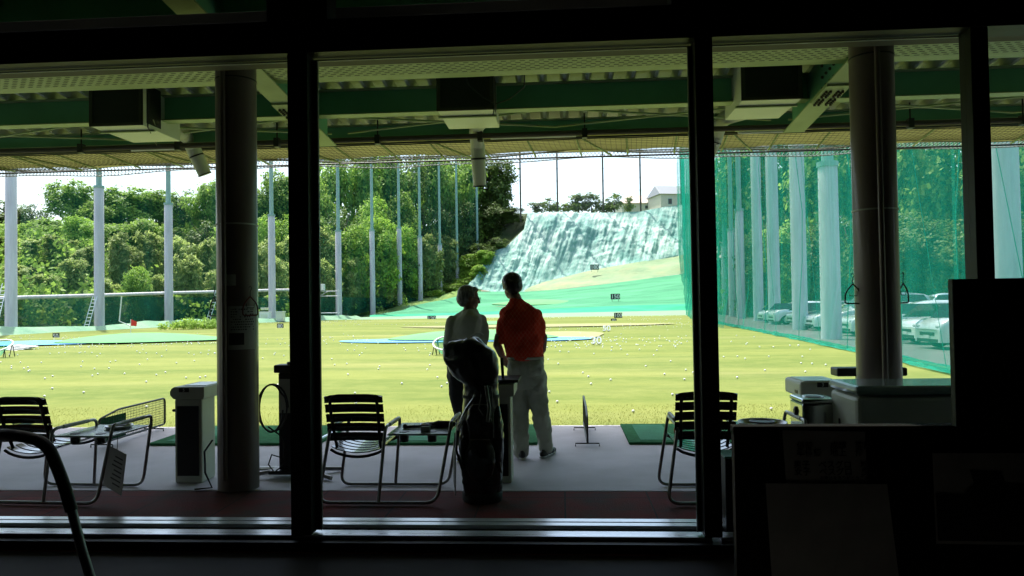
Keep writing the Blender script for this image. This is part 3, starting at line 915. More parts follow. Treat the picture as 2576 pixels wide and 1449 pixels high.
M['net_low'] = net_mat('doubled_dark_net', (.012, .07, .05), .72, .4, (.5, .5, .2), .12)
lowp = [(pts_.x, pts_.y) for pts_ in (at(-60, 752, 55.6), at(40, 749, 57.1), at(250, 743, 63.6), at(430, 737, 73.6), at(690, 730, 86.6), at(800, 728, 93), at(930, 740, 105), at(1000, 720, 113), at(1100, 700, 127))]
net('debris_net', lowp, lambda x, y: FZ - .1 if y < 96 else FZ + (y - 96) * .10, 2.7, M['net_low'], 'dark doubled net behind the left poles, up to the pale rail', dens=.8, amp=.12, seed=9)
# gathered foot of the right net
rows = []
yy = [9.6 + .3 * i for i in range(300)]
for fx, fz in ((-.42, .01), (-.32, .05), (-.16, .09), (.0, .08), (.12, .01)):
    rows.append([(xr(y) + fx * (1 + .35 * hnoise(y, fx, .9, 2)), y, FZ + .02 + fz * (1 + .8 * hnoise(y, fx, 1.5, 3))) for y in yy])
tag(MB().grid(rows).build('net_hem', M['net_fold']), 'gathered turquoise hem of the net lying on the range edge', 'net hem')
b = MB()
for y in (11.5, 15.9, 19.8, 23.9, 30.2, 37.5, 46, 57, 69, 80):
    x = xr(y) - .12
    b.tube([(x + .15 * math.sin(z * .7 + y), y + .1 * math.sin(z + y), z) for z in (FZ + .02, .6, 1.6, 3, 5, 8, 12, 18, 25)], .011 + y * .0002, 5)
    b.tube([(x - .3, y - 3, FZ + .02), (x, y, 9), (x, y, 24)], .009, 4)
tag(b.build('net_rope', M['net_fold']), 'teal lashing ropes hanging down the car park net', 'rope', kind='stuff')
rows = [[(xr(y0) - .1 + dx + .03 * hnoise(z, y0, 1), y0 + dy, z) for z in [FZ + 1.0 * k for k in range(26)]] for y0, dx, dy in ((16.2, 0, 0), (16.2, .05, .24))]
tag(MB().grid(rows).build('net_seam', M['net_teal']), 'wide doubled seam strip running up the near end of the teal net', 'net seam')

# ---------------------------------------------------------------- trees
def leaf_mesh(name, clumps, n, size, m, seed, droop=0., aspect=1.4, shell=.55):
    rr = np.random.default_rng(seed)
    cl = np.array(clumps)                      # x y z rx ry rz
    vol = cl[:, 3] * cl[:, 4] + cl[:, 3] * cl[:, 5]
    idx = rr.choice(len(cl), n, p=vol / vol.sum())
    d = rr.normal(size=(n, 3)); d /= np.linalg.norm(d, axis=1)[:, None]
    rad = shell + (1 - shell) * rr.random(n) ** .6 + .13 * rr.random(n) ** 4
    # break up the shell into leafy bunches
    P = cl[idx, :3] + d * rad[:, None] * cl[idx, 3:]
    nb = n // 9
    B = P[rr.integers(0, n, nb)]
    own = rr.integers(0, nb, n)
    P = B[own] + rr.normal(size=(n, 3)) * size * np.array([1.1, 1.1, .7])
    d2 = d[rr.integers(0, n, nb)][own] * .0 + (P - cl[idx, :3] * 0 - cl[:, :3].mean(0))
    nrm = d2 / (np.linalg.norm(d2, axis=1)[:, None] + 1e-6) + rr.normal(size=(n, 3)) * .6 + np.array([0, 0, .55])
    nrm /= np.linalg.norm(nrm, axis=1)[:, None]
    t = np.cross(nrm, rr.normal(size=(n, 3))); t /= np.linalg.norm(t, axis=1)[:, None]
    bt = np.cross(nrm, t)
    s = size * (.55 + .9 * rr.random(n))
    t = t * (s * aspect / 2)[:, None]; bt = bt * (s / 2)[:, None]
    t[:, 2] -= droop * s
    V = np.stack([P - t, P - bt * .9 + t * .1, P + t, P + bt + t * .15], 1)
    me = bpy.data.meshes.new(name)
    me.vertices.add(n * 4); me.vertices.foreach_set('co', V.ravel())
    me.loops.add(n * 4); me.loops.foreach_set('vertex_index', np.arange(n * 4, dtype=np.int32))
    me.polygons.add(n); me.polygons.foreach_set('loop_start', np.arange(0, n * 4, 4, dtype=np.int32))
    me.update(); me.validate(); me.materials.append(m)
    return me
def crown_broad(seed, w=4.2, h=3.6, cz=6.5, k=15):
    q = random.Random(seed); out = []
    for i in range(k // 2 + 3):
        a = q.random() * 2 * PI; rr = q.random() ** .5 * w * .75; r = (.9 + q.random() * .8) * w / 4.2
        out.append((rr * math.cos(a), rr * math.sin(a), .6 + q.random() * 3.4, r * 1.2, r * 1.2, r))
    for i in range(k):
        a = q.random() * 2 * PI; rr = q.random() ** .6 * w * .72; z = cz + (q.random() - .45) * h * 1.35
        f = math.sqrt(max(.15, 1 - ((z - cz) / (h * 1.05)) ** 2))
        r = (.9 + q.random() * 1.1) * w / 4.2
        out.append((rr * f * math.cos(a), rr * f * math.sin(a), z, r * 1.2, r * 1.2, r * .85))
    return out
def crown_bamboo(seed, k=16):
    q = random.Random(seed); out = []
    for i in range(k):
        a = q.random() * 2 * PI; r = q.random() * 2.6; H = 5 + q.random() * 4
        for j in range(4):
            t = .08 + .92 * j / 3
            out.append((r * math.cos(a) * (1 + t * .4), r * math.sin(a) * (1 + t * .4), H * t, .85, .85, 1.15 * (1.15 - t * .5)))
    return out
def trunk_mesh(name, seed, H, r, limbs):
    q = random.Random(seed); b = MB()
    b.tube([(0, 0, -1.5), (.1, 0, H * .35), (-.1, .1, H * .7), (0, 0, H)], [r * 1.3, r, r * .7, r * .3], 8)
    for i in range(limbs):
        a = q.random() * 2 * PI; z = H * (.35 + .5 * q.random()); l = 1.4 + q.random() * 2
        b.tube([(0, 0, z), (l * .5 * math.cos(a), l * .5 * math.sin(a), z + l * .45), (l * math.cos(a), l * math.sin(a), z + l * 1.0)], [r * .5, r * .32, r * .12], 6)
    me = bpy.data.meshes.new(name); me.from_pydata(b.v, [], b.f); me.materials.append(M['bark']); me.update()
    return me
KINDS_T = {
    'mid': ('broad_tree', 'round broadleaf tree', [leaf_mesh('crown', crown_broad(s), 11000, .30, M['leaf_mid'], s) for s in (1, 2, 3)], [trunk_mesh('trunk', s, 8, .22, 6) for s in (1, 2, 3)], 10.5),
    'dark': ('evergreen_tree', 'dark evergreen tree', [leaf_mesh('crown', crown_broad(s, 3.9, 4.0, 6.8, 14), 7500, .30, M['leaf_dark'], s, shell=.3) for s in (4, 5)], [trunk_mesh('trunk', s, 9, .22, 8) for s in (4, 5)], 11.2),
    'bright': ('spring_tree', 'yellow-green tree', [leaf_mesh('crown', crown_broad(s, 4.0, 3.2, 5.6, 14), 10000, .28, M['leaf_bright'], s) for s in (6, 7)], [trunk_mesh('trunk', s, 7, .18, 6) for s in (6, 7)], 9.2),
    'sparse': ('small_tree', 'small tree', [leaf_mesh('crown', [(q_[0], q_[1], q_[2], q_[3] * .8, q_[4] * .8, q_[5] * .8) for q_ in crown_broad(s, 4.6, 3.4, 5.5, 7)], 1100, .62, M['leaf_dark'], s, shell=.2) for s in (14, 15, 16)], [trunk_mesh('trunk', s, 7, .2, 9) for s in (14, 15, 16)], 9.6),
    'bamboo': ('bamboo_clump', 'pale bamboo clump', [leaf_mesh('crown', crown_bamboo(s), 13000, .27, M['leaf_bamboo'], s, droop=.35, aspect=2.6, shell=.2) for s in (8, 9, 10)], [trunk_mesh('trunk', s, 7, .06, 9) for s in (8, 9, 10)], 9.4),
}
tcount = {}
poleproj = [p[0] for p in POLES]
used = {}
def gap_phrase(px):
    k = sum(1 for q in poleproj if q < px)
    if k == 0: return 'left of the first pole'
    if k >= 12: return 'beside the cliff'
    return 'past the %s left pole' % ORD[k - 1]
def plant(px, ptop, d, kind, wpx=None, row='skyline', side='left', zb=None, label=None, sx=None):
    nm, desc, crowns, trunks, H0 = KINDS_T[kind]
    top = at(px, ptop, d)
    if zb is None: zb = hill_z(top.x, top.y) if side == 'left' else -.2 + max(0, min((top.x - 30 - d * .07) * .42, 16))
    H = max(2., top.z - zb); s = H / H0
    w = s * 1.0 if wpx is None else (wpx * d / F) / 8.6
    w = min(max(w, s * .55), s * 2.6)
    j = rng.randrange(len(crowns))
    if label is None:
        label = '%s, %s, %s' % (desc, {'skyline': 'on the skyline', 'upper': 'on the upper slope', 'middle': 'halfway up', 'front': 'in the front row'}[row], gap_phrase(px))
    k = used.get(label, 0); used[label] = k + 1
    if k: label = label + [', right one', ', far right one', ', rightmost'][min(k - 1, 2)]
    t = thing(nm, label, 'tree' if kind != 'bamboo' else 'bamboo', (top.x, d, zb), rng.random() * 6.28, 'trees of the left wood' if side == 'left' else 'trees behind the car park')
    t.scale = (w, w, s)
    for me, nn in ((crowns[j], 'crown'), (trunks[j], 'trunk')):
        c = bpy.data.objects.new(nn, me); COL.objects.link(c); c.parent = t
    return t
# skyline from left to right
for a in [(10, 490, 112, 'dark', 150), (78, 500, 108, 'dark', 110), (190, 456, 104, 'mid', 150), (258, 500, 100, 'mid', 120), (322, 472, 104, 'mid', 170), (392, 478, 108, 'mid', 120),
          (468, 462, 112, 'dark', 130), (520, 455, 108, 'mid', 120), (585, 440, 112, 'dark', 130), (650, 470, 110, 'mid', 120), (712, 432, 112, 'mid', 140), (775, 418, 116, 'mid', 130)]:
    plant(a[0], a[1], a[2], a[3], a[4], 'skyline')
for a in [(850, 385, 122, 'mid', 140), (920, 380, 126, 'mid', 130), (985, 375, 130, 'mid', 130), (1045, 375, 134, 'dark', 120), (1100, 380, 140, 'mid', 110), (1150, 375, 146, 'mid', 110), (1195, 385, 150, 'dark', 110)]:
    plant(a[0], a[1], a[2], a[3], a[4], 'skyline')
# upper slope
for a in [(20, 560, 92, 'mid', 130), (110, 548, 90, 'mid', 120), (200, 545, 88, 'bright', 110), (285, 560, 90, 'mid', 130), (365, 545, 92, 'mid', 120), (440, 560, 94, 'dark', 110), (515, 540, 96, 'dark', 120),
          (590, 560, 96, 'mid', 110), (660, 545, 98, 'bright', 100), (725, 530, 102, 'bright', 110), (790, 520, 106, 'mid', 120), (862, 500, 112, 'dark', 120), (935, 500, 118, 'bright', 110), (1000, 480, 124, 'mid', 110),
          (1065, 500, 130, 'dark', 110), (1120, 480, 136, 'dark', 100), (1170, 500, 140, 'dark', 100)]:
    plant(a[0], a[1], a[2], a[3], a[4], 'upper')
# halfway
for a in [(-10, 610, 78, 'bamboo', 120), (65, 600, 78, 'bamboo', 110), (140, 590, 80, 'bamboo', 110), (220, 620, 78, 'bamboo', 100), (300, 585, 80, 'bamboo', 120), (375, 580, 84, 'bamboo', 110), (450, 595, 84, 'bamboo', 100),
          (520, 600, 86, 'bamboo', 110), (600, 610, 88, 'bamboo', 100), (670, 600, 92, 'bamboo', 100), (740, 590, 96, 'bamboo', 110), (812, 575, 102, 'bamboo', 110), (880, 560, 106, 'bright', 130), (955, 545, 112, 'bright', 130),
          (1020, 570, 120, 'bright', 90), (1075, 590, 126, 'bamboo', 90), (1120, 590, 132, 'bamboo', 80), (1160, 600, 138, 'dark', 80)]:
    plant(a[0], a[1], a[2], a[3], a[4], 'middle')
# front
for a in [(40, 665, 66, 'bamboo', 110), (110, 690, 66, 'bamboo', 110), (185, 650, 68, 'bamboo', 110), (270, 700, 70, 'bamboo', 90), (345, 665, 72, 'bright', 90), (400, 690, 74, 'bamboo', 90), (470, 640, 78, 'bamboo', 110),
          (545, 680, 80, 'bamboo', 100), (620, 660, 86, 'bamboo', 90), (690, 640, 90, 'bamboo', 90), (752, 680, 93, 'bamboo', 80), (818, 650, 97, 'bamboo', 90), (890, 650, 104, 'bamboo', 90), (955, 690, 111, 'bamboo', 90), (1020, 640, 120, 'dark', 90), (1085, 660, 128, 'dark', 70), (1130, 650, 136, 'dark', 70), (900, 735, 106, 'bamboo', 60)]:
    plant(a[0], a[1], a[2], a[3], a[4], 'front')
# the big dark tree left of the cliff, and the shrubs on the bank and the cliff top
def lz2(px, py, d): return at(px, py, d).z
plant(1232, 385, 150, 'dark', 130, zb=lz2(1232, 560, 150), label='tall dark tree standing against the white sky left of the cliff')
plant(1262, 400, 152, 'dark', 100, zb=lz2(1262, 560, 152), label='dark tree with ragged outline just left of the thin poles')
plant(1240, 505, 146, 'dark', 110, zb=lz2(1240, 600, 146), label='low black-green bush under the tall tree beside the cliff')
plant(1290, 520, 145, 'dark', 60, zb=lz2(1290, 560, 145), label='small dark bush at the upper left corner of the cliff')
plant(1215, 610, 134, 'dark', 70, zb=lz2(1215, 665, 134), label='dark bush hanging over the left edge of the netted cliff')
plant(1252, 592, 136, 'dark', 60, zb=lz2(1252, 630, 136), label='dark bush on the shaded netting left of the cliff')
plant(1186, 640, 133, 'bright', 85, zb=lz2(1190, 705, 133), label='yellow-green shrub on the bank beside the eleventh pole')
plant(1205, 665, 130, 'bright', 55, zb=lz2(1205, 710, 130), label='yellow-green shrub at the lower left corner of the cliff')
plant(1222, 628, 132, 'bright', 50, zb=lz2(1222, 668, 132), label='yellow-green shrub hugging the left edge of the netted cliff')
plant(1140, 712, 127, 'bright', 70, zb=lz2(1140, 745, 127), label='yellow-green shrub beside the tenth left pole')
plant(1100, 732, 123, 'bright', 60, zb=lz2(1100, 760, 123), label='yellow-green weeds at the ninth left pole')
plant(1170, 695, 130, 'bright', 70, zb=lz2(1170, 735, 130), label='yellow-green shrub low on the weedy bank')
for px, top, w, lab in [(1345, 500, 30, 'first small tree from the left along the cliff top'), (1382, 497, 45, 'second small tree from the left along the cliff top'), (1455, 484, 50, 'dense round small tree left of the third thin pole'), (1487, 482, 45, 'small tree just right of the dense round one on the cliff top'),
                        (1545, 482, 45, 'small tree between the third and fourth thin poles'), (1583, 492, 24, 'slim young tree in front of the pink-roofed house'), (1421, 512, 22, 'tiny bush right of the second thin pole'), (1508, 500, 26, 'small bush behind the third thin pole')]:
    plant(px, top, 147, 'sparse', w * 1.35, zb=lz2(px, 536, 147), label=lab)
# ground cover in front of the left poles
tag(bpy.data.objects.new('ground_cover', leaf_mesh('ground_cover', [(at(430 + 9 * k, 820, 57).x, 57 + .4 * (k % 5), FZ + .25 + .12 * (k % 3), (.7), .8, .22) for k in range(21)], 4200, .13, M['leaf_mid'], 21)), 'low bright green plants at the foot of the left poles', 'ground cover', kind='stuff')
COL.objects.link(bpy.data.objects['ground_cover'])
# right wood behind the car park
rn = ['leftmost', 'second', 'third', 'fourth', 'fifth', 'sixth', 'seventh', 'eighth', 'ninth', 'tenth', 'eleventh', 'twelfth', 'thirteenth']
for i, (px, top, d, k, w) in enumerate([(1858, 360, 95, 'mid', 110), (1900, 300, 88, 'mid', 150), (1950, 320, 84, 'dark', 180), (2020, 300, 80, 'dark', 180), (2090, 300, 76, 'mid', 200), (2165, 300, 74, 'mid', 190), (2245, 290, 72, 'dark', 220), (2330, 290, 70, 'mid', 220), (2420, 290, 68, 'dark', 220), (2500, 290, 66, 'mid', 220), (2580, 290, 64, 'mid', 220)]):
    plant(px, top, d, k, w, side='right', label='tall tree behind the car park, %s of the back row from the left' % rn[i])
for i, (px, top, d, k, w) in enumerate([(1868, 580, 78, 'dark', 90), (1910, 540, 72, 'dark', 140), (1985, 560, 68, 'mid', 150), (2060, 530, 64, 'dark', 160), (2135, 520, 62, 'dark', 170), (2210, 540, 60, 'dark', 170), (2290, 520, 58, 'dark', 190), (2375, 540, 57, 'dark', 190), (2465, 530, 56, 'dark', 190), (2560, 520, 55, 'dark', 190)]):
    plant(px, top, d, k, w, side='right', label='lower leafy tree behind the car park, %s of the front row from the left' % rn[i])

# ---------------------------------------------------------------- houses on the cliff top
def house(px0, px1, pyr, pye, pyb, d, depth, roofm, wallm, label, hip=0., rz=0.):
    a, b_ = at(px0, pye, d), at(px1, pye, d)
    W = b_.x - a.x; ze = a.z; zr = at(px0, pyr, d).z; zb = at(px0, pyb, d).z
    t = thing('house', label, 'house', ((a.x + b_.x) / 2, d + depth / 2, zb), rz)
    w = W / 2; q = depth / 2; he = ze - zb; hr = zr - zb
    MB().box(-w * .92, w * .92, -q * .9, q * .9, 0, he).build('wall', wallm, t)
    b = MB(); o = hip * w
    vs = [(-w, -q, he), (w, -q, he), (w, q, he), (-w, q, he), (-w + o, 0, hr), (w - o, 0, hr)]
    b.add(vs, [(0, 1, 5, 4), (2, 3, 4, 5), (1, 2, 5), (3, 0, 4), (3, 2, 1, 0)])
    b.build('roof', roofm, t, bevel=.05)
    for x in (-w * .45, w * .4):
        f = MB().box(x - .5, x + .5, -q * .9 - .06, -q * .9 - .003, he * .35, he * .75).build('window', M['steel_pole'], t)
        MB().box(x - .42, x + .42, -q * .9 - .08, -q * .9 - .062, he * .39, he * .71).build('pane', M['black'], f)
    return t
M['rooftile'] = mat('grey_roof_tiles', (.22, .23, .25), .5, stretch=(1, 6, 6))
M['pinkroof'] = mat('pale_pink_roof', (.55, .42, .36), .7)
M['housewall'] = mat('cream_house_wall', (.52, .49, .42), .8)
house(1645, 1748, 461, 489, 530, 165, 9, M['rooftile'], M['housewall'], 'cream house with a grey gabled roof on the cliff top, right', .12, R(14))
house(1555, 1652, 486, 512, 534, 172, 8, M['pinkroof'], M['housewall'], 'low house with pale pinkish roof behind the cliff top trees', .45, R(8))

# ---------------------------------------------------------------- small far things
p = at(0, 745, 60)
b = MB(); pts = [at(-60, 752, 55), at(40, 749, 56.5), at(250, 743, 63), at(430, 737, 73), at(690, 730, 86), at(745, 729, 90)]
b.tube(pts, .16, 8)
tag(b.build('guard_rail', M['conc_pole']), 'long pale horizontal rail running behind the left poles', 'rail')
for (x0, y0, x1, y1, d, lab) in ((12, 713, -8, 800, 53, 'ladder leaning by the first left pole'), (239, 745, 216, 826, 59, 'aluminium ladder leaning against the second left pole'), (546, 735, 521, 813, 76, 'aluminium ladder seen just left of the big pillar')):
    a, c = at(x0, y0, d + .3), at(x1, y1, d - .8)
    u = (c - a).normalized(); s = Vector((.19, 0, 0))
    b = MB(); b.tube([a - s, c - s], .028, 5); b.tube([a + s, c + s], .028, 5)
    ld = thing('ladder', lab, 'ladder', tuple(c), 0, 'ladders at the left poles')
    b.build('rails', M['alu'], ld, world=True)
    for k in range(1, 9):
        q = a.lerp(c, k / 9.); MB().tube([q - s, q + s], .024, 5).build('rung', M['alu'], ld, world=True)
def stand(x0, y0, x1, y1, d, lab, name, cat, m):
    a, c = at(x0, y0, d), at(x1, y1, d); zb = min(a.z, c.z)
    t = thing(name, lab, cat, ((a.x + c.x) / 2, d, zb))
    w = abs(c.x - a.x) / 2; h = abs(a.z - c.z)
    MB().box(-w, w, -.35, .35, 0.05, h).build('casing', m, t, bevel=.02)
    MB().box(-w - .05, w + .05, -.4, .4, h + .003, h + .06).build('lid', M['white'], t, bevel=.01)
    MB().box(-w * .7, w * .7, -.36, -.352, h * .2, h * .8).build('door', M['cream'], t)
    return t
stand(655, 786, 680, 811, 80, 'white steel cabinet just right of the pillar by the fourth left pole', 'equipment_cabinet', 'cabinet', M['white'])
stand(697, 785, 715, 809, 80, 'narrow white cabinet beside the white steel one', 'equipment_cabinet', 'cabinet', M['cream'])
stand(657, 778, 668, 783, 70, 'small white box fixed by the third left pole', 'junction_box', 'box', M['white']).location = at(666, 781, 69)
# platform frame between fifth and sixth poles
a = at(803, 806, 90)
t = thing('steel_platform', 'small steel platform with a white box between fifth and sixth poles', 'platform', tuple(a))
b = MB()
for x in (0, 2.4):
    b.tube([(x, 0, 0), (x, 0, 3.9)], .09, 6)
for z in (3.6, 3.0, .9, .3): b.tube([(-.2, 0, z), (2.6, 0, z)], .05, 5)
b.tube([(0, 0, 3), (1.2, 0, 3.6)], .04, 5)
b.build('frame', M['conc_pole'], t); MB().box(-.5, .7, -.3, .3, 3.7, 4.5).build('box', M['white'], t, bevel=.03)
b = MB(); b.tube([at(306, 746, 56), at(300, 808, 56), at(328, 820, 56)], .045, 6)
tag(b.build('bent_pipe', M['white']), 'thin bent white pipe standing behind the left target green', 'pipe')

def text(s, size, m, parent, loc, rot=(PI / 2, 0, 0), ext=.004, align='CENTER'):
    c = bpy.data.curves.new('lettering', 'FONT'); c.body = s; c.size = size; c.extrude = ext; c.align_x = align; c.align_y = 'CENTER'; c.offset = size * .012
    c.materials.append(m)
    o_ = bpy.data.objects.new('lettering', c); COL.objects.link(o_)
    bpy.context.view_layer.update()
    me = bpy.data.meshes.new_from_object(o_.evaluated_get(bpy.context.evaluated_depsgraph_get()))
    bpy.data.objects.remove(o_)
    o = bpy.data.objects.new('lettering', me); COL.objects.link(o); o.parent = parent; o.location = loc; o.rotation_euler = rot
    return o
def sign(px, py, d, wpx, hpx, s, lab, legs=True):
    c = at(px, py, d); w = wpx * d / F / 2; h = hpx * d / F / 2
    t = thing('yardage_sign', lab, 'sign', (c.x, d, c.z - h - .25), 0, 'distance signs on the range')
    z = h + .25
    MB().box(-w, w, -.03, .03, z - h, z + h).build('board', M['ink'], t, bevel=.006)
    b = MB()
    for x in (-w * .7, w * .7): b.tube([(x, 0, -.15), (x, 0, z - h)], .03, 5)
    b.build('stand', M['ink'], t)
    text(s, h * 2.05, M['white'], t, (0, -.04, z - .02))
    return t
sign(141, 845, 43, 18, 15, '50', 'black sign with white 50 left of the left target green')
sign(705, 820, 57, 17, 13, '80', 'black sign with white 80 beside the left window mullion')
sign(923, 810, 84, 18, 10, '100', 'small dark sign near the foot of the seventh left pole')
sign(1086, 801, 86, 22, 14, '120', 'black sign with white 120 left of the grey-haired player')
sign(1555, 793, 78, 20, 13, '100', 'black sign with white 100 at the far edge of the grass')
sign(1544, 806, 66, 14, 9, '80', 'small dark 80 sign just below the 100 sign')
sign(1548, 746, 104, 23, 14, '150', 'black sign with white 150 standing on the green slope')
sign(1496, 672, 129, 22, 13, '180', 'dark sign at the top of the cream slope under the cliff')
def numerals(px, py, d, s, size, lab):
    p = atz(px, py, FZ + .02); 
    t = thing('white_numerals', lab, 'sign', (p.x, p.y, FZ))
    text(s, size, M['white'], t, (0, 0, .17), rot=(R(62), 0, 0), ext=.05)
numerals(1500, 868, 30, '30', .42, 'white block numerals reading 30 standing on the grass')
numerals(1526, 834, 44, '50', .45, 'white block numerals reading 50 farther out on the grass')
def flag(px, py0, py1, d, lab):
    a, c = at(px, py0, d), at(px, py1, d)
    t = thing('pin_flag', lab, 'flag', tuple(c))
    h = a.z - c.z
    MB().tube([(0, 0, 0), (0, 0, h)], .022, 6).build('stick', M['white'], t)
    rows = [[(k * .08, .03 * math.sin(k * 1.3 + j), h - .42 * j / 4 - .03 * k + (.02 * k * j / 4)) for k in range(6)] for j in range(5)]
    MB().grid(rows).build('flag_cloth', M['red'], t)
flag(329, 803, 846, 46, 'red pin flag on the left target green')
flag(1194, 786, 815, 60, 'small red pin flag seen beside the grey-haired player')
# chipping baskets
def basket(px, pyb, lab):
    p = atz(px, pyb, FZ)
    t = thing('chipping_net', lab, 'chipping net', tuple(p), 0, 'chipping nets on the grass')
    M1 = Matrix.Translation((0, 0, .38)) @ Matrix.Rotation(R(22), 4, 'X')
    ring = [M1 @ Vector((.56 * math.cos(a * PI / 16), .56 * math.sin(a * PI / 16), 0)) for a in range(32)]
    MB().tube(ring, .028, 8, closed=True).build('hoop', M['white'], t)
    b = MB()
    for a, l in ((200, 1), (340, 1), (30, 1), (150, 1)):
        q = M1 @ Vector((.54 * math.cos(R(a)), .54 * math.sin(R(a)), 0))
        b.tube([q, (q.x * 1.12, q.y * 1.2, 0)], .015, 5); b.tube([q, (q.x * .85, q.y * .8, 0)], .015, 5)
    b.build('legs', M['black'], t)
    b = MB(); rows = []
    for j in range(5):
        f = 1 - .16 * j
        rows.append([Vector((v.x * f, v.y * f, max(.02, v.z - .09 * j))) for v in ring + ring[:1]])
    b.grid(rows).build('netting', M['net_teal'], t)
basket(1134, 892, 'white hooped chipping net half hidden behind the grey-haired player')
basket(-14, 899, 'white hooped chipping net at the left edge of the picture')
p = atz(46, 882, FZ)
t = thing('white_boards', 'small pile of white boards on the grass beside the left chipping net', 'boards', tuple(p))
b = MB()
for k in range(4): b.box(-.45 + .06 * k, .25 + .1 * k, -.3 + .1 * k, .2 + .1 * k, .02 + .05 * k, .045 + .05 * k, Matrix.Rotation(R(-8 + 6 * k), 4, 'Z') @ Matrix.Rotation(R(5), 4, 'Y'))
b.build('board', M['white'], t)

# ---------------------------------------------------------------- cars
M['carglass'] = mat('car_glass', (.02, .03, .03), .08, coat=.5)
M['tyre'] = mat('tyre_rubber', (.015, .015, .015), .8)
M['rim'] = mat('alloy_rim', (.45, .46, .47), .3, metal=.8)
M['lamp'] = mat('headlamp_glass', (.55, .58, .60), .1, coat=1)
M['plate'] = mat('number_plate', (.6, .62, .58), .5)
def car_mesh(paint, kind):
    """front towards -x, origin under the middle of the car"""
    if kind == 'hatch': L, W, H = 3.9, 1.68, 1.52; prof = [(0, .62, .62), (.03, .78, .0), (.25, .93, 0), (.95, 1.04, 0), (1.60, 1.42, 1), (2.1, 1.52, 1), (3.1, 1.50, 1), (3.55, 1.36, 1), (3.82, 1.02, 0), (3.9, .75, 0)]
    elif kind == 'van': L, W, H = 4.5, 1.72, 1.9; prof = [(0, .7, 0), (.05, .95, 0), (.35, 1.05, 0), (.75, 1.12, 0), (1.35, 1.72, 1), (1.8, 1.88, 1), (3.9, 1.88, 1), (4.3, 1.72, 1), (4.45, 1.1, 0), (4.5, .8, 0)]
    else: L, W, H = 4.5, 1.75, 1.45; prof = [(0, .58, 0), (.04, .72, 0), (.3, .84, 0), (1.15, .96, 0), (1.85, 1.34, 1), (2.35, 1.45, 1), (3.1, 1.42, 1), (3.75, 1.10, 0), (4.35, 1.02, 0), (4.5, .72, 0)]
    t = thing('parked_car', 'x', 'car')
    def top(x):
        for a, b_ in zip(prof, prof[1:]):
            if x <= b_[0]: return a[1] + (b_[1] - a[1]) * (x - a[0]) / (b_[0] - a[0])
        return prof[-1][1]
    belt0 = {'hatch': .98, 'van': 1.06, 'sedan': .92}[kind]
    xs = [0, .04, .12, .28, .5, .7, .95, 1.2, 1.45, 1.7, 1.95, 2.2, 2.5, 2.8, 3.1, 3.4, L - .4, L - .2, L - .06, L]
    xs = sorted(set([x for x in xs if x <= L]))
    wx = (.78, L - .78)
    rows = []
    for x in xs:
        h = top(x); e = min(x, L - x)
        hw = W / 2 * (1 - .16 * math.exp(-e / .18))
        low = .22
        for w in wx:
            d = abs(x - w)
            if d < .40: low = max(low, .22 + math.sqrt(.40 ** 2 - d ** 2) * 1.0)
        b_ = min(belt0, h)
        r = [(hw * .96, low), (hw, min(b_ * .55 + low * .45, b_)), (hw * .985, b_ * .85 + low * .15), (hw * .95, b_)]
        if h > b_ + .05:
            k = (h - b_)
            r += [(hw * .95 - k * .33, b_ + k * .85), (hw * .60, h)]
        else: r += [(hw * .86, h + .0), (hw * .55, h + .015)]
        r += [(0, h + .02)]
        rows.append([(x - L / 2, y, z) for y, z in r] + [(x - L / 2, -y, z) for y, z in reversed(r[:-1])])
    b = MB().grid(rows)
    b.add(rows[0], [tuple(range(len(rows[0])))], False); b.add(rows[-1], [tuple(range(len(rows[-1]) - 1, -1, -1))], False)
    b.build('body', paint, t)
    # glasshouse: side windows, windscreen, rear screen set 3 mm proud
    cab = [p for p in prof if p[2]]
    def side(y):
        s = 1 if y > 0 else -1
        pts = []
        xa, xb = cab[0][0] - .30, cab[-1][0] + .12
        hw = W / 2
        bz = belt0 + .02; tz = H - .10
        k = tz - belt0
        outer = [(xa - .05, bz), (xa + .42, tz - .02), (xb - .35, tz - .02), (xb, bz)]
        vs = []
        for x, z in outer:
            yy = hw * .95 - (z - belt0) / .85 * .33 * 1.0 + .012
            vs.append((x - L / 2, s * yy, z))
        return vs
    g_ = MB()
    for s in (1, -1):
        v = side(s); g_.add(v, [(0, 1, 2, 3)] if s > 0 else [(3, 2, 1, 0)])
    w0, w1 = cab[0], None
    xa = prof[[p[2] for p in prof].index(1) - 1]
    hw = W / 2
    def scr(x0, z0, x1, z1, off):
        return [(x0 - L / 2 + off, hw * .80, z0), (x0 - L / 2 + off, -hw * .80, z0), (x1 - L / 2 + off, -hw * .62, z1), (x1 - L / 2 + off, hw * .62, z1)]
    c0 = cab[0]; g_.add(scr(xa[0] + .06, xa[1] + .06, c0[0], c0[1] - .01, -.03), [(0, 1, 2, 3)])
    g_.build('window_glass', M['carglass'], t)
    for x in wx:
        for s in (1, -1):
            wl = MB().lathe([(.30, -.10), (.315, -.08), (.315, .08), (.30, .10), (.2, .10)], 24, M=Matrix.Translation((x - L / 2, s * (W / 2 - .12), .315)) @ Matrix.Rotation(PI / 2, 4, 'X')).build('wheel', M['tyre'], t)
            rb = MB(); Mw = Matrix.Translation((x - L / 2, s * (W / 2 - .025), .315)) @ Matrix.Rotation(PI / 2, 4, 'X')
            rb.lathe([(.19, -.006), (.20, .008), (.17, .012)], 20, M=Mw)
            for k in range(5):
                rb.box(-.02, .02, 0, .18, -.01, .014, Mw @ Matrix.Rotation(k * 2 * PI / 5, 4, 'Z'))
            rb.build('rim', M['rim'], wl)
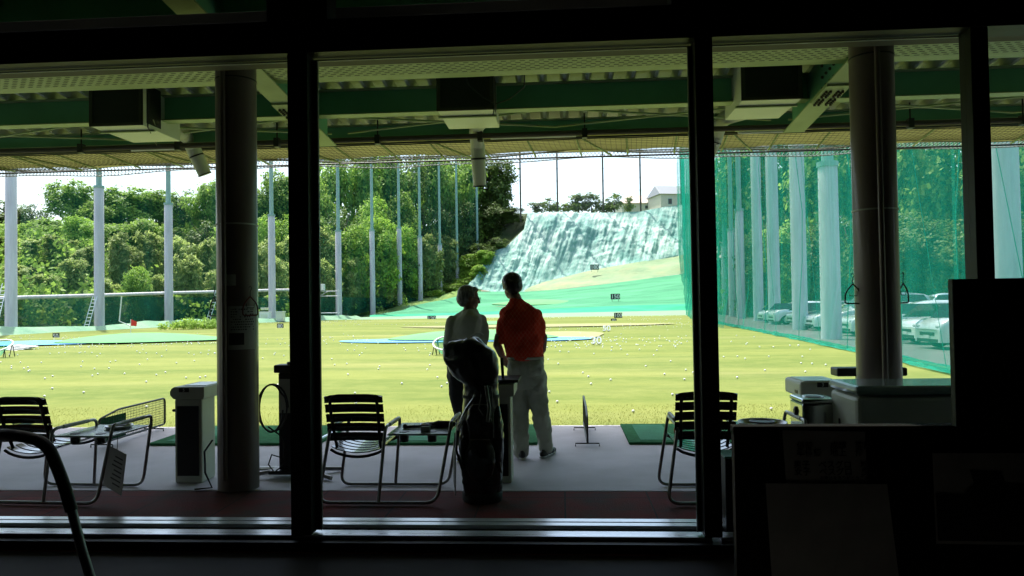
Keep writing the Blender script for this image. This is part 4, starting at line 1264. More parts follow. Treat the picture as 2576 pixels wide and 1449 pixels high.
    for s in (1, -1):
        MB().ball((.13 - L / 2, s * (W / 2 - .30), belt0 - .26), (.14, .19, .09), 12, 8).build('headlight', M['lamp'], t)
        MB().ball((1.32 - L / 2, s * (W / 2 + .07), belt0 + .06), (.06, .09, .06), 8, 6).build('wing_mirror', paint, t)
    MB().box(-L / 2 - .012, -L / 2 + .05, -.42, .42, .42, .54).build('grille', M['black'], t, bevel=.02)
    MB().box(-L / 2 - .02, -L / 2 - .013, -.17, .17, .34, .44).build('number_plate', M['plate'], t)
    MB().box(-L / 2 - .01, -L / 2 + .05, -.6, .6, .22, .33).build('bumper_intake', M['black'], t, bevel=.02)
    return t
def paint(n, c): 
    m = mat(n, c, .3, c, coat=1.); m.node_tree.nodes['Principled BSDF'].inputs['Metallic'].default_value = .25; return m
PT = {'white': paint('white_car_paint', (.80, .82, .82)), 'silver': paint('silver_car_paint', (.60, .63, .63)), 'grey': paint('grey_car_paint', (.34, .37, .38)), 'dark': paint('dark_car_paint', (.04, .05, .06)), 'blue': paint('pale_blue_car_paint', (.30, .40, .45))}
protos = {}
def car(px_front, d, kind, col, lab, rz=0., dx=0):
    key = (kind, col)
    if key in protos: t = copy_tree(protos[key])
    else: t = car_mesh(PT[col], kind); protos[key] = t
    L = {'hatch': 3.9, 'van': 4.5, 'sedan': 4.5}[kind]
    p = at(px_front, 800, d)
    t.location = (p.x + L / 2 + dx, d, -.17); t.rotation_euler = (0, 0, R(rz))
    tag(t, lab, 'car', 'cars parked behind the teal net')
car(2325, 24.5, 'hatch', 'silver', 'silver hatchback nearest the camera, right of the brown pillar', 4)
car(2272, 27.3, 'sedan', 'white', 'white car parked just behind the nearest silver hatchback', 3)
car(2200, 30.4, 'hatch', 'silver', 'silver hatchback mostly hidden by the brown pillar', 3)
car(2122, 33.6, 'sedan', 'silver', 'silver saloon between the second pole and the brown pillar', 2)
car(2092, 36.6, 'van', 'grey', 'grey van behind the second pole', 2)
car(2034, 40.0, 'sedan', 'white', 'white saloon with its nose left of the second pole', 2)
car(2010, 43.2, 'hatch', 'dark', 'dark hatchback right of the third pole', 2)
car(1985, 46.5, 'sedan', 'grey', 'grey saloon behind the third pole', 2)
car(1938, 50.5, 'hatch', 'white', 'white hatchback left of the third pole', 2)
car(1912, 55.0, 'sedan', 'silver', 'farthest silver saloon, near the fifth pole', 2)
car(2290, 44.0, 'van', 'dark', 'dark van in the second row, above the silver hatchback', 0, 3)
car(2410, 42.0, 'van', 'white', 'white van in the second row behind the seam of the net', 0, 3)
car(2160, 47.0, 'van', 'blue', 'pale blue van in the second row behind the brown pillar', 0, 3)

# ---------------------------------------------------------------- golf balls
q = random.Random(11)
pts = []
def okp(x, y): return xl(y) + 1.2 < x < xr(y) - 1.0
while len(pts) < 1500:
    mode = q.random()
    if mode < .09: y = 10 + q.random() * 18
    elif mode < .5: y = q.gauss(31, 6)
    else: y = 30 + 55 * q.random() ** .8
    if y < 9.8 or y > 86: continue
    x = xl(y) + (xr(y) - xl(y)) * q.random()
    if mode > .12 and fbm(x, y, .11, 31, 3) < .02 + q.random() * .28: continue
    if not okp(x, y): continue
    pts.append((x, y))
near = sorted(pts, key=lambda p: p[1])
bm_ = MB().ball((0, 0, 0), .0225, 10, 8)
proto = None
for i, (x, y) in enumerate(near[:300]):
    if proto is None: o = bm_.build('golf_ball', M['baltic']); proto = o
    else: o = proto.copy(); COL.objects.link(o)
    o.location = (x, y, FZ + .05 * fbm(x, y, .12, 3) * min(1, (y - 9) / 6) + .024)
    tag(o, 'white golf ball lying on the near half of the range grass', 'golf ball', 'golf balls on the near grass')
b = MB()
for x, y in near[300:]:
    b.ball((x, y, FZ + .035), .026, 6, 4)
tag(b.build('scattered_golf_balls', M['baltic']), 'hundreds of white golf balls strewn over the far grass', 'golf balls', kind='stuff')
# undergrowth that closes the gaps of the left wood
cl = []
q = random.Random(5)
for i in range(420):
    y = 58 + 88 * q.random(); x0 = xl(min(y, 139)) - 4; x = x0 - q.random() ** .8 * 40
    if y > 125 and x > at(1190, 600, y).x - 2: continue
    cl.append((x, y, hill_z(x, y) + .8, 2.2, 2.2, 1.6 + q.random() * 1.6))
for i in range(150):
    t = q.random() * (len(b1) - 1); k = int(t); f = t - k
    A_, B_ = at(*b1[k]), at(*b1[k + 1]); p = A_.lerp(B_, f)
    dd = q.random() * 9
    cl.append((p.x - .3 * dd + q.gauss(0, .8), p.y + 1.2 + dd, p.z + .5 + dd * .16, 1.5, 1.5, .9 + q.random() * 1.0 + dd * .12))
o = bpy.data.objects.new('undergrowth', leaf_mesh('undergrowth', cl, 110000, .34, M['leaf_mid'], 77, shell=.4)); COL.objects.link(o)
tag(o, 'dense leafy undergrowth covering the wooded slope behind the left poles', 'undergrowth', kind='stuff')
cl = []
for i in range(150):
    y = 40 + 75 * q.random(); x = 31 + y * .07 + q.random() ** .8 * 26
    cl.append((x, y, -.2 + max(0, min((x - 30 - y * .07) * .42, 16)) + .8, 2.0, 2.0, 1.5 + q.random() * 1.5))
o = bpy.data.objects.new('undergrowth', leaf_mesh('undergrowth', cl, 26000, .34, M['leaf_mid'], 78, shell=.4)); COL.objects.link(o)
tag(o, 'dense leafy undergrowth on the slope behind the car park', 'undergrowth', kind='stuff')
# ================================================================= things on the tee deck
Y0, Y1 = 5.35, 5.91
def seat_unit():
    t = thing('seat_with_table', 'x', 'seat')
    r = .0125; D = .56
    def loop(x, lean, hz, top=True):
        """a tube loop running front to back: near leg, handle over the top, far leg"""
        return fillet([(x, 0, .02), (x + lean, .03, hz), (x + lean, D - .03, hz), (x, D, .02)], .07, 6)
    # floor runners curve up into the outer legs
    for y, s in ((0, 1), (D, -1)):
        pts = fillet([(.10, y + s * .035, .52), (.02, y, .015), (.90, y, .015), (1.00, y + s * .035, .55)], .09, 6)
        MB().tube(pts, r, 10).build('runner', M['chrome'], t)
    for x in (.10, 1.00):
        z = .52 if x < .5 else .55
        MB().tube(fillet([(x, .033, z - .005), (x + (.005), .05, z + .04), (x + .005, D - .05, z + .04), (x, D - .033, z - .005)], .05, 6), r, 10).build('arm_tube', M['chrome'], t)
    MB().tube(fillet([(.47, 0.0, .02), (.52, .03, .56), (.52, D - .03, .56), (.47, D, .02)], .06, 6), r, 10).build('middle_leg', M['chrome'], t)
    for x0 in (.10, 1.00, .52):
        MB().tube([(x0 + .003, .14, .56 + (.03 if x0 != .52 else 0)), (x0 + .003, D - .14, .56 + (.03 if x0 != .52 else 0))], .016, 8).build('armrest', M['cream2'] if x0 != .10 else M['cream2'], t)
    # seat: five curved slats
    for k in range(6):
        y = .08 + k * .085; rows = []
        for dz in (0, .008):
            for dy in (0, .062):
                rows.append([(.10 + .40 * i / 10, y + dy, .405 + .012 * k / 5 - .045 * math.sin(PI * i / 10) ** .7 + dz) for i in range(11)])
        b = MB()
        b.grid([rows[0], rows[1]]); b.grid([rows[3], rows[2]]); b.grid([rows[2], rows[0]]); b.grid([rows[1], rows[3]])
        b.build('seat_slat', M['slat'], t)
    for x in (.11, .49):
        pass
    MB().tube([(.10 + .40 * i / 10, .06, .392 - .055 * math.sin(PI * i / 10) ** .7) for i in range(11)], .011, 8).build('seat_rail', M['black'], t)
    MB().tube([(.10 + .40 * i / 10, .56, .40 - .050 * math.sin(PI * i / 10) ** .7) for i in range(11)], .011, 8).build('seat_rail', M['black'], t)
    # back: five slats on an arched tube
    bx0, bx1 = .085, .515
    def back(z): return .09 - (z - .40) * .30
    for k in range(5):
        z0 = .455 + k * .073; z1 = z0 + .060
        b = MB(); n = 12
        for off in (0, .014):
            rows = []
            for z in (z0, z0 + .01, z1 - .01, z1):
                e = .006 if z in (z0, z1) else 0
                rows.append([(bx0 + (bx1 - bx0) * i / n, back(z) - .03 * math.sin(PI * i / n) * (-1) - off - e * (1 if off else -1), z + (-.014 * (abs(i / n - .5) * 2) ** 6 if (k == 4 and z == z1) else 0)) for i in range(n + 1)])
            if off: rows = rows[::-1]
            b.grid(rows)
        b.build('back_slat', M['slat'], t)
    MB().tube(fillet([(.135, back(.36), .40), (.125, back(.62) - .015, .62), (.125, back(.80) - .015, .802), (.475, back(.80) - .015, .802), (.475, back(.62) - .015, .62), (.465, back(.36), .40)], .07, 6), .012, 8).build('back_frame', M['black'], t)
    # table with two cup wells
    b = MB().box(.535, .985, .02, .54, .498, .512)
    tp = b.build('tabletop', M['tabletop'], t, bevel=.006)
    for cx, cy in ((.64, .12), (.85, .12)):
        c = MB().lathe([(.034, -.06), (.036, -.001)], 16, (cx, cy, .498), caps=True).build('cup_holder', M['slat'], tp)
        MB().lathe([(.033, .0145), (.037, .0145), (.037, .017), (.033, .017)], 20, (cx, cy, .498)).build('cup_rim', M['black'], tp)
    return t
proto = seat_unit()
def seat(px, lab, rz=0., first=False):
    p = at(px, 1274, Y0)
    t = proto if first else copy_tree(proto)
    t.location = (p.x - .02, Y0, 0); t.rotation_euler = (0, 0, R(rz))
    return tag(t, lab, 'chair', 'slatted bay seats with side tables')
S2 = seat(800, 'slatted tee seat with side table between the left mullion and the golf bag', 0, True)
S1 = seat(-28, 'slatted tee seat with side table at the left edge, under the foreground chair arm', -3)
S3 = seat(1680, 'slatted tee seat partly hidden behind the right window mullion', 0)
def notice(seatobj, lab, dx=1.005, rz=20):
    p = seatobj.matrix_basis @ Vector((dx, .10, .0))
    t = thing('hanging_notice', lab, 'notice', (p.x, p.y, .24), R(rz), 'notices hung on the side tables')
    b = MB(); b.box(-.003, .003, -.11, .14, -.16, .16, Matrix.Rotation(R(12), 4, 'X')); b.build('card', M['paper'], t)
    b = MB()
    for k in range(7):
        b.box(-.0045, -.0032, -.08, .02 + .015 * (k % 3), .10 - .035 * k, .11 - .035 * k, Matrix.Rotation(R(12), 4, 'X'))
    o = b.build('print', M['ink'], t); o['kind'] = 'stuff'
    MB().tube([(0, -.02, .155), (0, -.03, .27)], .003, 4).build('string', M['black'], t)
notice(S1, 'pale card hanging from the left side table', .985, 62)
notice(S2, 'pale card hanging beside the golf bag from the middle side table', 1.02, 12)
# ashtrays and small things on the tables
def ashtray(p, lab, s=1., m='alu'):
    t = thing('ashtray', lab, 'ashtray', tuple(p))
    MB().lathe([(.03, .004), (.085, .004), (.10, .022), (.104, .024), (.104, .018), (.09, 0), (.03, 0)], 28).build('dish', M[m], t)
    MB().lathe([(.05, .020), (.056, .026), (.05, .028), (.044, .024)], 20).build('inner_ring', M['black'], t)
    t.scale = (s, s, s)
    return t
ashtray((S1.location.x + .84, Y0 + .33, .512), 'round metal ashtray on the left side table')
ashtray((S2.location.x + .80, Y0 + .36, .512), 'round metal ashtray among the things on the middle side table', .8)
ashtray((S3.location.x + .76, Y0 + .26, .512), 'dark round ashtray on the right side table', 1.7, 'chrome')
def small(name, lab, cat, p, shp, m, **k):
    o = shp.build(name, m, loc=tuple(p), **k); return tag(o, lab, cat)
b2 = MB().box(-.035, .035, -.02, .02, 0, .035)
small('cigarette_box', 'small white box standing on the front of the middle side table', 'box', (S2.location.x + .80, Y0 + .13, .513), b2, M['paper'], bevel=.003)
b2 = MB().tube([(-.10, 0, .02), (-.04, .02, .03), (.02, 0, .028), (.09, .03, .03)], [.018, .026, .03, .02], 8)
small('golf_glove', 'dark golf glove lying crumpled on the middle side table', 'glove', (S2.location.x + .90, Y0 + .30, .505), b2, M['rubber'])
b2 = MB().tube([(-.10, 0, .012), (.10, .03, .014)], .012, 8).ball((-.1, 0, .016), .02, 8, 6)
small('ring_pliers', 'black handled tool beside the ashtray on the middle side table', 'tool', (S2.location.x + .72, Y0 + .25, .512), b2, M['black'])
b2 = MB().tube([(-.045, 0, .012), (.045, .02, .02)], [.012, .014], 10)
small('white_lighter', 'small white lighter beside the dark ashtray', 'lighter', (S3.location.x + .96, Y0 + .16, .512), b2, M['white'])
b2 = MB()
for dx, dy in ((0, 0), (.04, .01), (.07, -.02)): b2.ball((dx, dy, .012), (.014, .012, .010), 8, 5)
small('rubber_tees', 'little white rubber tees lying by the lighter', 'tees', (S3.location.x + .93, Y0 + .08, .512), b2, M['white'])

# ball dispensers
def dispenser(px, pyb, num, lab, front_left=True, w=.235, side='l'):
    d = 6.0
    p = at(px, pyb, d)
    t = thing('ball_dispenser', lab, 'ball dispenser', (p.x, d, 0), 0, 'numbered ball dispensers')
    MB().box(0, w, 0, .24, 0, .70).build('cabinet', M['cream'], t, bevel=.012)
    MB().box(.025, w - .025, -.006, -.002, .06, .64).build('dark_panel', M['black'], t)
    # head: rounded box reaching towards the tee
    x0, x1, ya_, yb_ = -.03, w + .03, -.02, .43
    prof = [(x0 + .03, .70), (x1 - .005, .70), (x1, .72), (x1, .80), (x0 + .035, .80), (x0 + .012, .785), (x0, .76), (x0 + .002, .73)]
    b = MB(); n = len(prof)
    vs = [(x, ya_, z) for x, z in prof] + [(x, yb_, z) for x, z in prof]
    b.add(vs, [tuple(range(n))] + [tuple(range(2 * n - 1, n - 1, -1))] + [(k, n + k, n + (k + 1) % n, (k + 1) % n) for k in range(n)])
    hd = b.build('head', M['cream'], t, bevel=.004)
    MB().box(x0 + .09, x1 - .02, .06, .36, .802, .806).build('top_plate', M['alu'], hd)
    q_ = MB().box(w * .5 - .065, w * .5 + .02, -.026, -.0215, .758, .792).build('number_plate', M['ink'], t)
    text(num, .036, M['white'], t, (w * .5 - .022, -.029, .775), ext=.001)
    MB().tube([(-.03, .03, .60), (-.0, .03, .60)], .012, 6).build('outlet', M['black'], t)
    return t
dispenser(440, 1229, '5', 'cream ball dispenser numbered 5 left of the brown pillar')
dB = dispenser(1215, 1226, '4', 'cream ball dispenser half hidden behind the golf bag')
MB().box(-.02, .30, -.0, .40, .812, .835).build('tray', M['black'], dB, bevel=.006)
# dispenser 3 with its end face showing
p3 = at(2014, 1003, 6.0)
t = thing('ball_dispenser', 'cream ball dispenser numbered 3 left of the cooler box', 'ball dispenser', (p3.x, 6.0, 0), 0, 'numbered ball dispensers')
MB().box(.02, .29, .03, .27, 0, .67).build('cabinet', M['cream'], t, bevel=.012)
hd = MB().box(0, .33, 0, .42, .672, .80).build('head', M['cream'], t, bevel=.022)
MB().box(.04, .30, .04, .38, .802, .806).build('top_plate', M['alu'], hd)
MB().box(.13, .215, -.006, -.001, .757, .795).build('number_plate', M['ink'], t)
MB().box(-.005, -.001, .07, .13, .70, .725).build('coin_slot', M['black'], t)
text('3', .038, M['white'], t, (.172, -.009, .776), ext=.001)
# stainless bin in front of it
pb = at(2019, 1020, 5.45)
t = thing('steel_bin', 'polished stainless steel bin with an opening in its lid, below dispenser 3', 'bin', (pb.x, 5.45, 0))
M['stainless'] = mat('stainless_steel', (.55, .57, .56), .16, metal=1.0)
MB().box(0, .245, 0, .30, 0, .70).build('bin_body', M['stainless'], t, bevel=.012)
ld = MB().box(-.004, .249, -.004, .304, .702, .735).build('lid', M['stainless'], t, bevel=.014)
MB().lathe([(.06, 0), (.085, .004), (.085, .0)], 24, (.125, .15, .7355), sx=.9, sy=1.1).build('rim', M['alu'], ld)
MB().lathe([(.058, 0), (.058, .002)], 24, (.125, .15, .7355), sx=.9, sy=1.1).build('opening', M['black'], ld)
MB().lathe([(.034, -.012), (.036, 0), (.02, .008)], 20, M=Matrix.Translation((-.008, .15, .63)) @ Matrix.Rotation(-PI / 2, 4, 'Y')).build('latch', M['black'], t)
# cooler box
pc = at(2152, 968, 5.0)
t = thing('cooler_box', 'large cream cooler box with a rounded dark lid in front of the right pillar', 'cooler box', (pc.x, 5.0, 0))
MB().box(.01, 1.20, .01, .50, .06, .805).build('casing', M['cream2'], t, bevel=.03)
MB().box(0, 1.21, 0, .51, .812, .875).build('lid', M['tabletop'], t, bevel=.03)
MB().box(-.002, .005, .30, .315, .2, .62).build('side_slot', M['black'], t)
for x in (.1, 1.1): MB().lathe([(.03, 0), (.03, .06)], 10, (x, .25, 0)).build('foot', M['black'], t)

# tall heaters
def heater(px, pyb, d, lab, w=.15, capw=.24, H=.96, base=.80):
    p = at(px, pyb, d)
    t = thing('tower_heater', lab, 'heater', (p.x, d, 0))
    MB().box(-w / 2 - .01, w / 2 + .01, -.06, .06, .07, H - .07).build('tower', M['black'], t, bevel=.008)
    MB().box(-w / 2 + .0, w / 2, -.066, -.061, .55, H - .12).build('front_plate', M['cream2'], t)
    cp = MB().box(-capw / 2, capw / 2, -.08, .08, H - .068, H).build('cap', M['black'], t, bevel=.012)
    MB().lathe([(.03, 0), (.03, .018), (.02, .022)], 14, (.0, 0, H)).build('knob', M['orange'] if capw > .3 else M['black'], cp)
    b = MB(); b.tube([(-base / 2, -.16, .02), (-.08, .0, .06), (.10, .0, .06), (base / 2, -.16, .02)], .018, 8)
    b.tube([(-base / 2, .2, .02), (-.08, .02, .06)], .018, 8); b.tube([(base / 2, .2, .02), (.08, .02, .06)], .018, 8)
    b.build('foot_frame', M['chrome'], t)
    MB().box(-.16, .16, -.11, .11, .035, .068).build('base_plate', M['black'], t, bevel=.006)
    return t
h1 = heater(733, 1212, 6.25, 'black tower heater with coiled cable beside the left mullion')
cb = MB()
cx = -.12
cb.tube([(cx + .13 * math.cos(a) * (1 if a < 7 else .8), -.09 - .004 * a, .60 + .20 * math.sin(a)) for a in [k * .25 for k in range(51)]], .008, 6)
cb.tube([(cx - .04, -.1, .44), (cx + .06, -.12, .38), (-.02, -.1, .30), (-.03, -.09, .12), (-.1, -.12, .06), (-.16, -.1, .12), (-.14, -.08, .20), (-.06, -.09, .18), (.02, -.1, .08)], .007, 6)
cb.build('cable', M['rubber'], h1)
heater(2190, 1150, 6.3, 'black tower heater with an orange knob behind the right pillar', .15, .56, .885)
b = MB(); b.tube([(PX[0] - .17, 5.75, .40), (PX[0] - .26, 5.8, .30), (PX[0] - .28, 5.85, .12), (PX[0] - .2, 5.8, .012), (PX[0] - .32, 5.75, .010)], .008, 6)
tag(b.build('loose_cable', M['rubber']), 'thin black cable looping down left of the brown pillar', 'cable')

# net dividers between bays
def divider(x, y0, y1, lab, board=True):
    t = thing('bay_divider', lab, 'bay divider', (x, y0, 0), 0, 'wire mesh bay dividers')
    L = y1 - y0; z0, z1 = .045, .36
    MB().tube(fillet([(0, 0, z0), (0, 0, z1 - .06), (0, .35, z1), (0, L, z1), (0, L, z0), (0, 0, z0)], .05, 4), .012, 6).build('mesh_frame', M['black'], t)
    b = MB()
    n = int(L / .03)
    for k in range(1, n):
        y = L * k / n; b.tube([(0, y, z0), (0, y, z1 - (.06 * (1 - y / .35) if y < .35 else 0))], .0028, 3, caps=False)
    for k in range(1, 11):
        z = z0 + (z1 - z0) * k / 11; b.tube([(0, 0, z), (0, L, z)] if z < z1 - .06 else [(0, .35 * (z - z1 + .06) / .06, z), (0, L, z)], .0028, 3, caps=False)
    b.build('wire_mesh', M['black'], t)
    if board:
        MB().box(-.012, -.006, .02, .50, .05, .30).build('green_board', M['turfmat'], t)
    for y in (.05, L - .25):
        MB().tube([(-.12, y, .0), (-.12, y, .03), (.12, y, .03), (.12, y, .0)], .007, 6).build('foot', M['black'], t)
    return t
d1 = at(256, 1130, 7.55); divider(d1.x, 7.5, 8.80, 'wire mesh bay divider with a green board, left of dispenser 5')
d2 = at(1478, 1128, 7.55); divider(d2.x, 7.5, 8.75, 'wire mesh bay divider seen edge-on right of the players', False)

# tee mats
def teemat(pxl, pxr, lab, g='green tee mats'):
    a, c = at(pxl, 1124, 7.62), at(pxr, 1124, 7.62)
    t = thing('tee_mat', lab, 'mat', (a.x, 7.62, 0), 0, g)
    w = c.x - a.x
    MB().box(0, w, 0, 1.15, .002, .028).build('turf', M['turfmat'], t, bevel=.006)
    MB().box(w * .08, w * .3, .1, 1.05, .0285, .032).build('worn_strip', M['hitmat'], t)
    MB().lathe([(.012, 0), (.008, .05)], 8, (w * .35, .55, .028)).build('rubber_tee', M['orange'], t)
M['hitmat'] = mat('bright_green_strip', (.035, .26, .13), .9, bump=.4, bscale=150)
teemat(371, 800, 'green tee mat behind the ball dispenser numbered 5')
teemat(955, 1352, 'green tee mat under the side table and the players')
teemat(1583, 1975, 'green tee mat behind the right seat')
b = MB().tube([(at(785, 1108, 7.6).x, 7.6, .03), (at(785, 1108, 7.6).x + .05, 8.6, .03)], .02, 6)
tag(b.build('mat_edge_bar', M['alu']), 'thin bright bar along the right edge of the left tee mat', 'bar')

# small step box just outside the right mullion
ps = at(1822, 1147, 4.62)
t = thing('step_box', 'low box with a green top beside the foot of the right mullion', 'box', (ps.x, 4.60, 0))
MB().box(0, .8, 0, .20, .03, ps.z - .015).build('box_body', M['black'], t, bevel=.004)
MB().box(-.004, .81, -.004, .215, ps.z - .012, ps.z).build('box_top', M['greenplastic'], t, bevel=.003)

# pillar dressings: notices, hangers
def curved(px0, px1, z0, z1, cx, r=.1625, n=10, m='paper'):
    """a sheet wrapped on the camera side of a pillar; angles from the pillar axis"""
    rows = []
    for z in (z0, z1):
        rows.append([(cx + r * math.sin(a), 5.85 - r * math.cos(a), z) for a in [px0 + (px1 - px0) * i / n for i in range(n + 1)]])
    return MB().grid(rows)
def pz(py, x=600): return at(x, py, 5.69).z
t = thing('pillar_notice', 'white printed notice with a dark photo, wrapped on the left pillar', 'notice', (PX[0], 5.69, pz(880)))
curved(-.05, 1.35, pz(880), pz(770), PX[0]).build('sheet', M['paper'], t, world=True)
curved(.02, .72, pz(868), pz(838), PX[0], .1635).build('photo', M['ink'], t, world=True)
b = MB(); q = random.Random(3)
for k in range(9):
    a0 = .1
    while a0 < 1.2:
        a1 = a0 + .03 + .07 * q.random()
        z = pz(778 + k * 6.4)
        r0 = .1636; vs = [(PX[0] + r0 * math.sin(a), 5.85 - r0 * math.cos(a), zz) for zz in (z - .0045, z + .0045) for a in (a0, a1)]
        if q.random() < .75: b.add(vs, [(0, 1, 3, 2)])
        a0 = a1 + .04
b.build('print', M['ink'], t, world=True)['kind'] = 'stuff'
t = thing('pillar_notice', 'small faded square notice above the dark photo on the left pillar', 'notice', (PX[0], 5.69, pz(690)))
curved(-.1, .35, pz(718), pz(690), PX[0], .1625).build('sheet', M['cream2'], t, world=True)
M['hangred'] = mat('dark_red_plastic', (.20, .02, .02), .5)
def hanger(cx, ang, py, lab, m='black'):
    r = .19
    c = Vector((cx + r * math.sin(ang), 5.85 - r * math.cos(ang), at(1288, py, 5.85).z))
    dx = Vector((math.cos(ang * .35), math.sin(ang * .35), 0))
    t = thing('clothes_hanger', lab, 'hanger', tuple(c), 0, 'clothes hangers on the pillars')
    P_ = lambda u, z: Vector((dx.x * u, dx.y * u, z))
    MB().tube(fillet([P_(0, .02), P_(-.035, -.02), P_(-.055, -.06), P_(-.058, -.13), P_(.058, -.13), P_(.055, -.06), P_(.035, -.02), P_(0, .02)], .02, 4), .0055, 6).build('bow', M[m], t)
    MB().tube([P_(0, .02), P_(0, .06), P_(.012, .085), P_(0, .105), P_(-.012, .09)], .003, 5).build('hook', M['black'], t)
    MB().tube([P_(-.03, -.035), P_(-.025, -.07), P_(.028, -.07), P_(.03, -.035)], .003, 5).build('clip_bar', M['black'], t)
hanger(PX[0], -1.5, 742, 'black hanger on the left side of the left pillar')
hanger(PX[0], .95, 742, 'dark red hanger on the right side of the left pillar', 'hangred')
hanger(PX[1], -1.45, 735, 'black hanger on the left side of the right pillar')
hanger(PX[1], 1.5, 735, 'black hanger on the right side of the right pillar')

# air units and their nozzles under the roof
def airunit(px0, px1, pyb, lab, lab2, nozzle, fy=7.3, cut=None):
    a, c = at(px0, pyb, fy), at(px1, pyb, fy)
    w = c.x - a.x; z0 = (a.z + c.z) / 2
    t = thing('air_unit', lab, 'air unit', (a.x, fy, z0), 0, 'air units under the roof')
    h = .50; L = .78
    b = MB(); b.box(0, w, 0.02, L, 0, h); b.build('casing', M['cream'], t, bevel=.006)
    b = MB(); f = .03
    b.box(0, w, 0, .018, 0, f); b.box(0, w, 0, .018, h - f, h); b.box(0, f, 0, .018, f, h - f); b.box(w - f, w, 0, .018, f, h - f)
    b.build('front_frame', M['lintel'], t)
    MB().box(f, w - f, .008, .016, f, h - f).build('front_opening', M['ink'], t)
    b = MB()
    for k in range(16): b.box(w + .0015, w + .004, .10, .36, .06 + k * .024, .068 + k * .024)
    b.box(w + .001, w + .0014, .09, .37, .04, .45)
    b.build('side_grille', M['black'], t)
    for x in (.0, w):
        MB().tube([(x, .01, .0), (x, .01, zt(fy) - z0 - .02)], .011, 6).build('hanging_rod', M['black'], t)
    MB().box(-.02, w + .02, .2, .23, -.022, -.002).build('bracket', M['flange'], t)
    (nx_, ny0, nx2, ny2) = nozzle
    n0, n1 = at(nx_, ny0, 8.95), at(nx2, ny2, 9.05)
    top = Vector((n0.x, 8.75, n0.z + .10))
    t2 = thing('spot_nozzle', lab2, 'air nozzle', tuple(top), 0, 'spot cooling nozzles')
    pts = [Vector((a.x + w * .55, fy + L, z0 + .2)) , Vector((a.x + w * .6, 8.45, z0 + .18)), top, n0]
    MB().tube(fillet([pts[0], pts[1], pts[2], n0 + (n1 - n0) * .15], .12, 5), .085, 14).build('duct', M['cream2'], t2, world=True)
    m = n0.lerp(n1, .38)
    MB().tube([n0 + (n1 - n0) * .10, m], .088, 16).build('upper_sleeve', M['cream'], t2, world=True)
    MB().tube([m, n0.lerp(n1, .42)], .093, 16).build('band', M['black'], t2, world=True)
    MB().tube([n0.lerp(n1, .42), n1], [.088, .080], 16).build('lower_sleeve', M['cream'], t2, world=True)
    MB().tube([n0.lerp(n1, .97), n0.lerp(n1, 1.0)], .085, 16).build('rim', M['black'], t2, world=True)
airunit(225, 356, 316, 'dark fronted air unit hung under the roof left of the left pillar', 'pale round air nozzle pointing down right, beside the left pillar', (480, 360, 516, 440))
airunit(1100, 1240, 277, 'dark fronted air unit hung in the middle of the roof', 'pale round air nozzle hanging straight down above the players', (1201, 352, 1207, 470))
airunit(1868, 2018, 250, 'dark fronted air unit hung right of the right mullion', 'pale air nozzle mostly hidden by the right mullion', (1806, 330, 1780, 395))
b = MB()
b.tube([at(1165, 175, 7.25), at(1180, 215, 7.25), at(1215, 245, 7.25), at(1240, 258, 7.25)], .006, 5)
b.tube([at(1322, 160, 6.9), at(1318, 220, 7.1), at(1280, 250, 7.2), at(1245, 262, 7.25), at(1240, 290, 7.3)], .006, 5)
tag(b.build('slack_cable', M['black']), 'slack black cable drooping from the roof to the middle air unit', 'cable')
b = MB(); b.tube([at(372, 195, 7.3), at(372, 320, 7.3), at(395, 365, 8.6), at(440, 372, 8.7), at(460, 360, 8.7)], .007, 5)
b.tube([at(385, 300, 7.35), at(400, 345, 8.), at(415, 330, 8.3)], .006, 5)
tag(b.build('slack_cable', M['black']), 'slack black cable drooping beside the left air unit', 'cable')
# strip lamps below the outer beam
for (a_, c_, y_, lab) in ((325, 455, 374, 'unlit strip lamp under the awning, left of the left nozzle'), (787, 870, 348, 'unlit strip lamp under the awning beside the left mullion'), (1228, 1455, 344, 'unlit strip lamp under the awning right of the middle nozzle'), (1850, 2030, 330, 'unlit strip lamp under the awning right of the right mullion')):
    p, q_ = at(a_, y_, 9.0), at(c_, y_ - (c_ - a_) * .02, 9.0)
    t = thing('strip_lamp', lab, 'lamp', ((p.x + q_.x) / 2, 9.0, p.z), 0, 'strip lamps under the awning')
    w = (q_.x - p.x) / 2
    MB().box(-w, w, -.04, .04, 0, .05).build('lamp_housing', M['cream'], t, bevel=.01)
    MB().tube([(-w + .03, 0, -.02), (w - .03, 0, -.02)], .016, 8).build('lamp_tube', M['white'], t)

# ================================================================= golf bag
def crease(o, st, size):
    s_ = o.modifiers.new('subsurf', 'SUBSURF'); s_.levels = 2; s_.render_levels = 2
    tx = bpy.data.textures.new('creases', 'MUSGRAVE' if False else 'CLOUDS'); tx.noise_scale = size; tx.noise_depth = 3
    dm = o.modifiers.new('creases', 'DISPLACE'); dm.texture = tx; dm.strength = st; dm.mid_level = .5; dm.texture_coords = 'GLOBAL'
pg = at(1214, 1258, 5.49)
t = thing('golf_bag', 'black glossy golf bag with a rain hood standing upright behind the players', 'golf bag', (pg.x, 5.49, 0))
crease(MB().lathe([(.115, 0), (.135, .015), (.142, .06), (.140, .07), (.150, .10), (.158, .35), (.150, .60), (.128, .80), (.135, .86), (.13, .88)], 32, sx=1.0, sy=.85).build('bag_body', M['bagblack'], t), .022, .05)
MB().lathe([(.143, .0), (.150, .02), (.150, .065), (.143, .07)], 32, sx=1, sy=.87).build('base_ring', M['rubber'], t)
crease(MB().ball((.0, -.115, .32), (.115, .06, .17), 16, 12).build('pocket', M['bagblack'], t), .022, .05)
crease(MB().ball((.0, -.10, .62), (.10, .055, .12), 16, 12).build('pocket', M['bagblack'], t), .022, .05)
crease(MB().ball((-.11, -.05, .40), (.055, .07, .24), 14, 12).build('pocket', M['bagblack'], t), .022, .05)
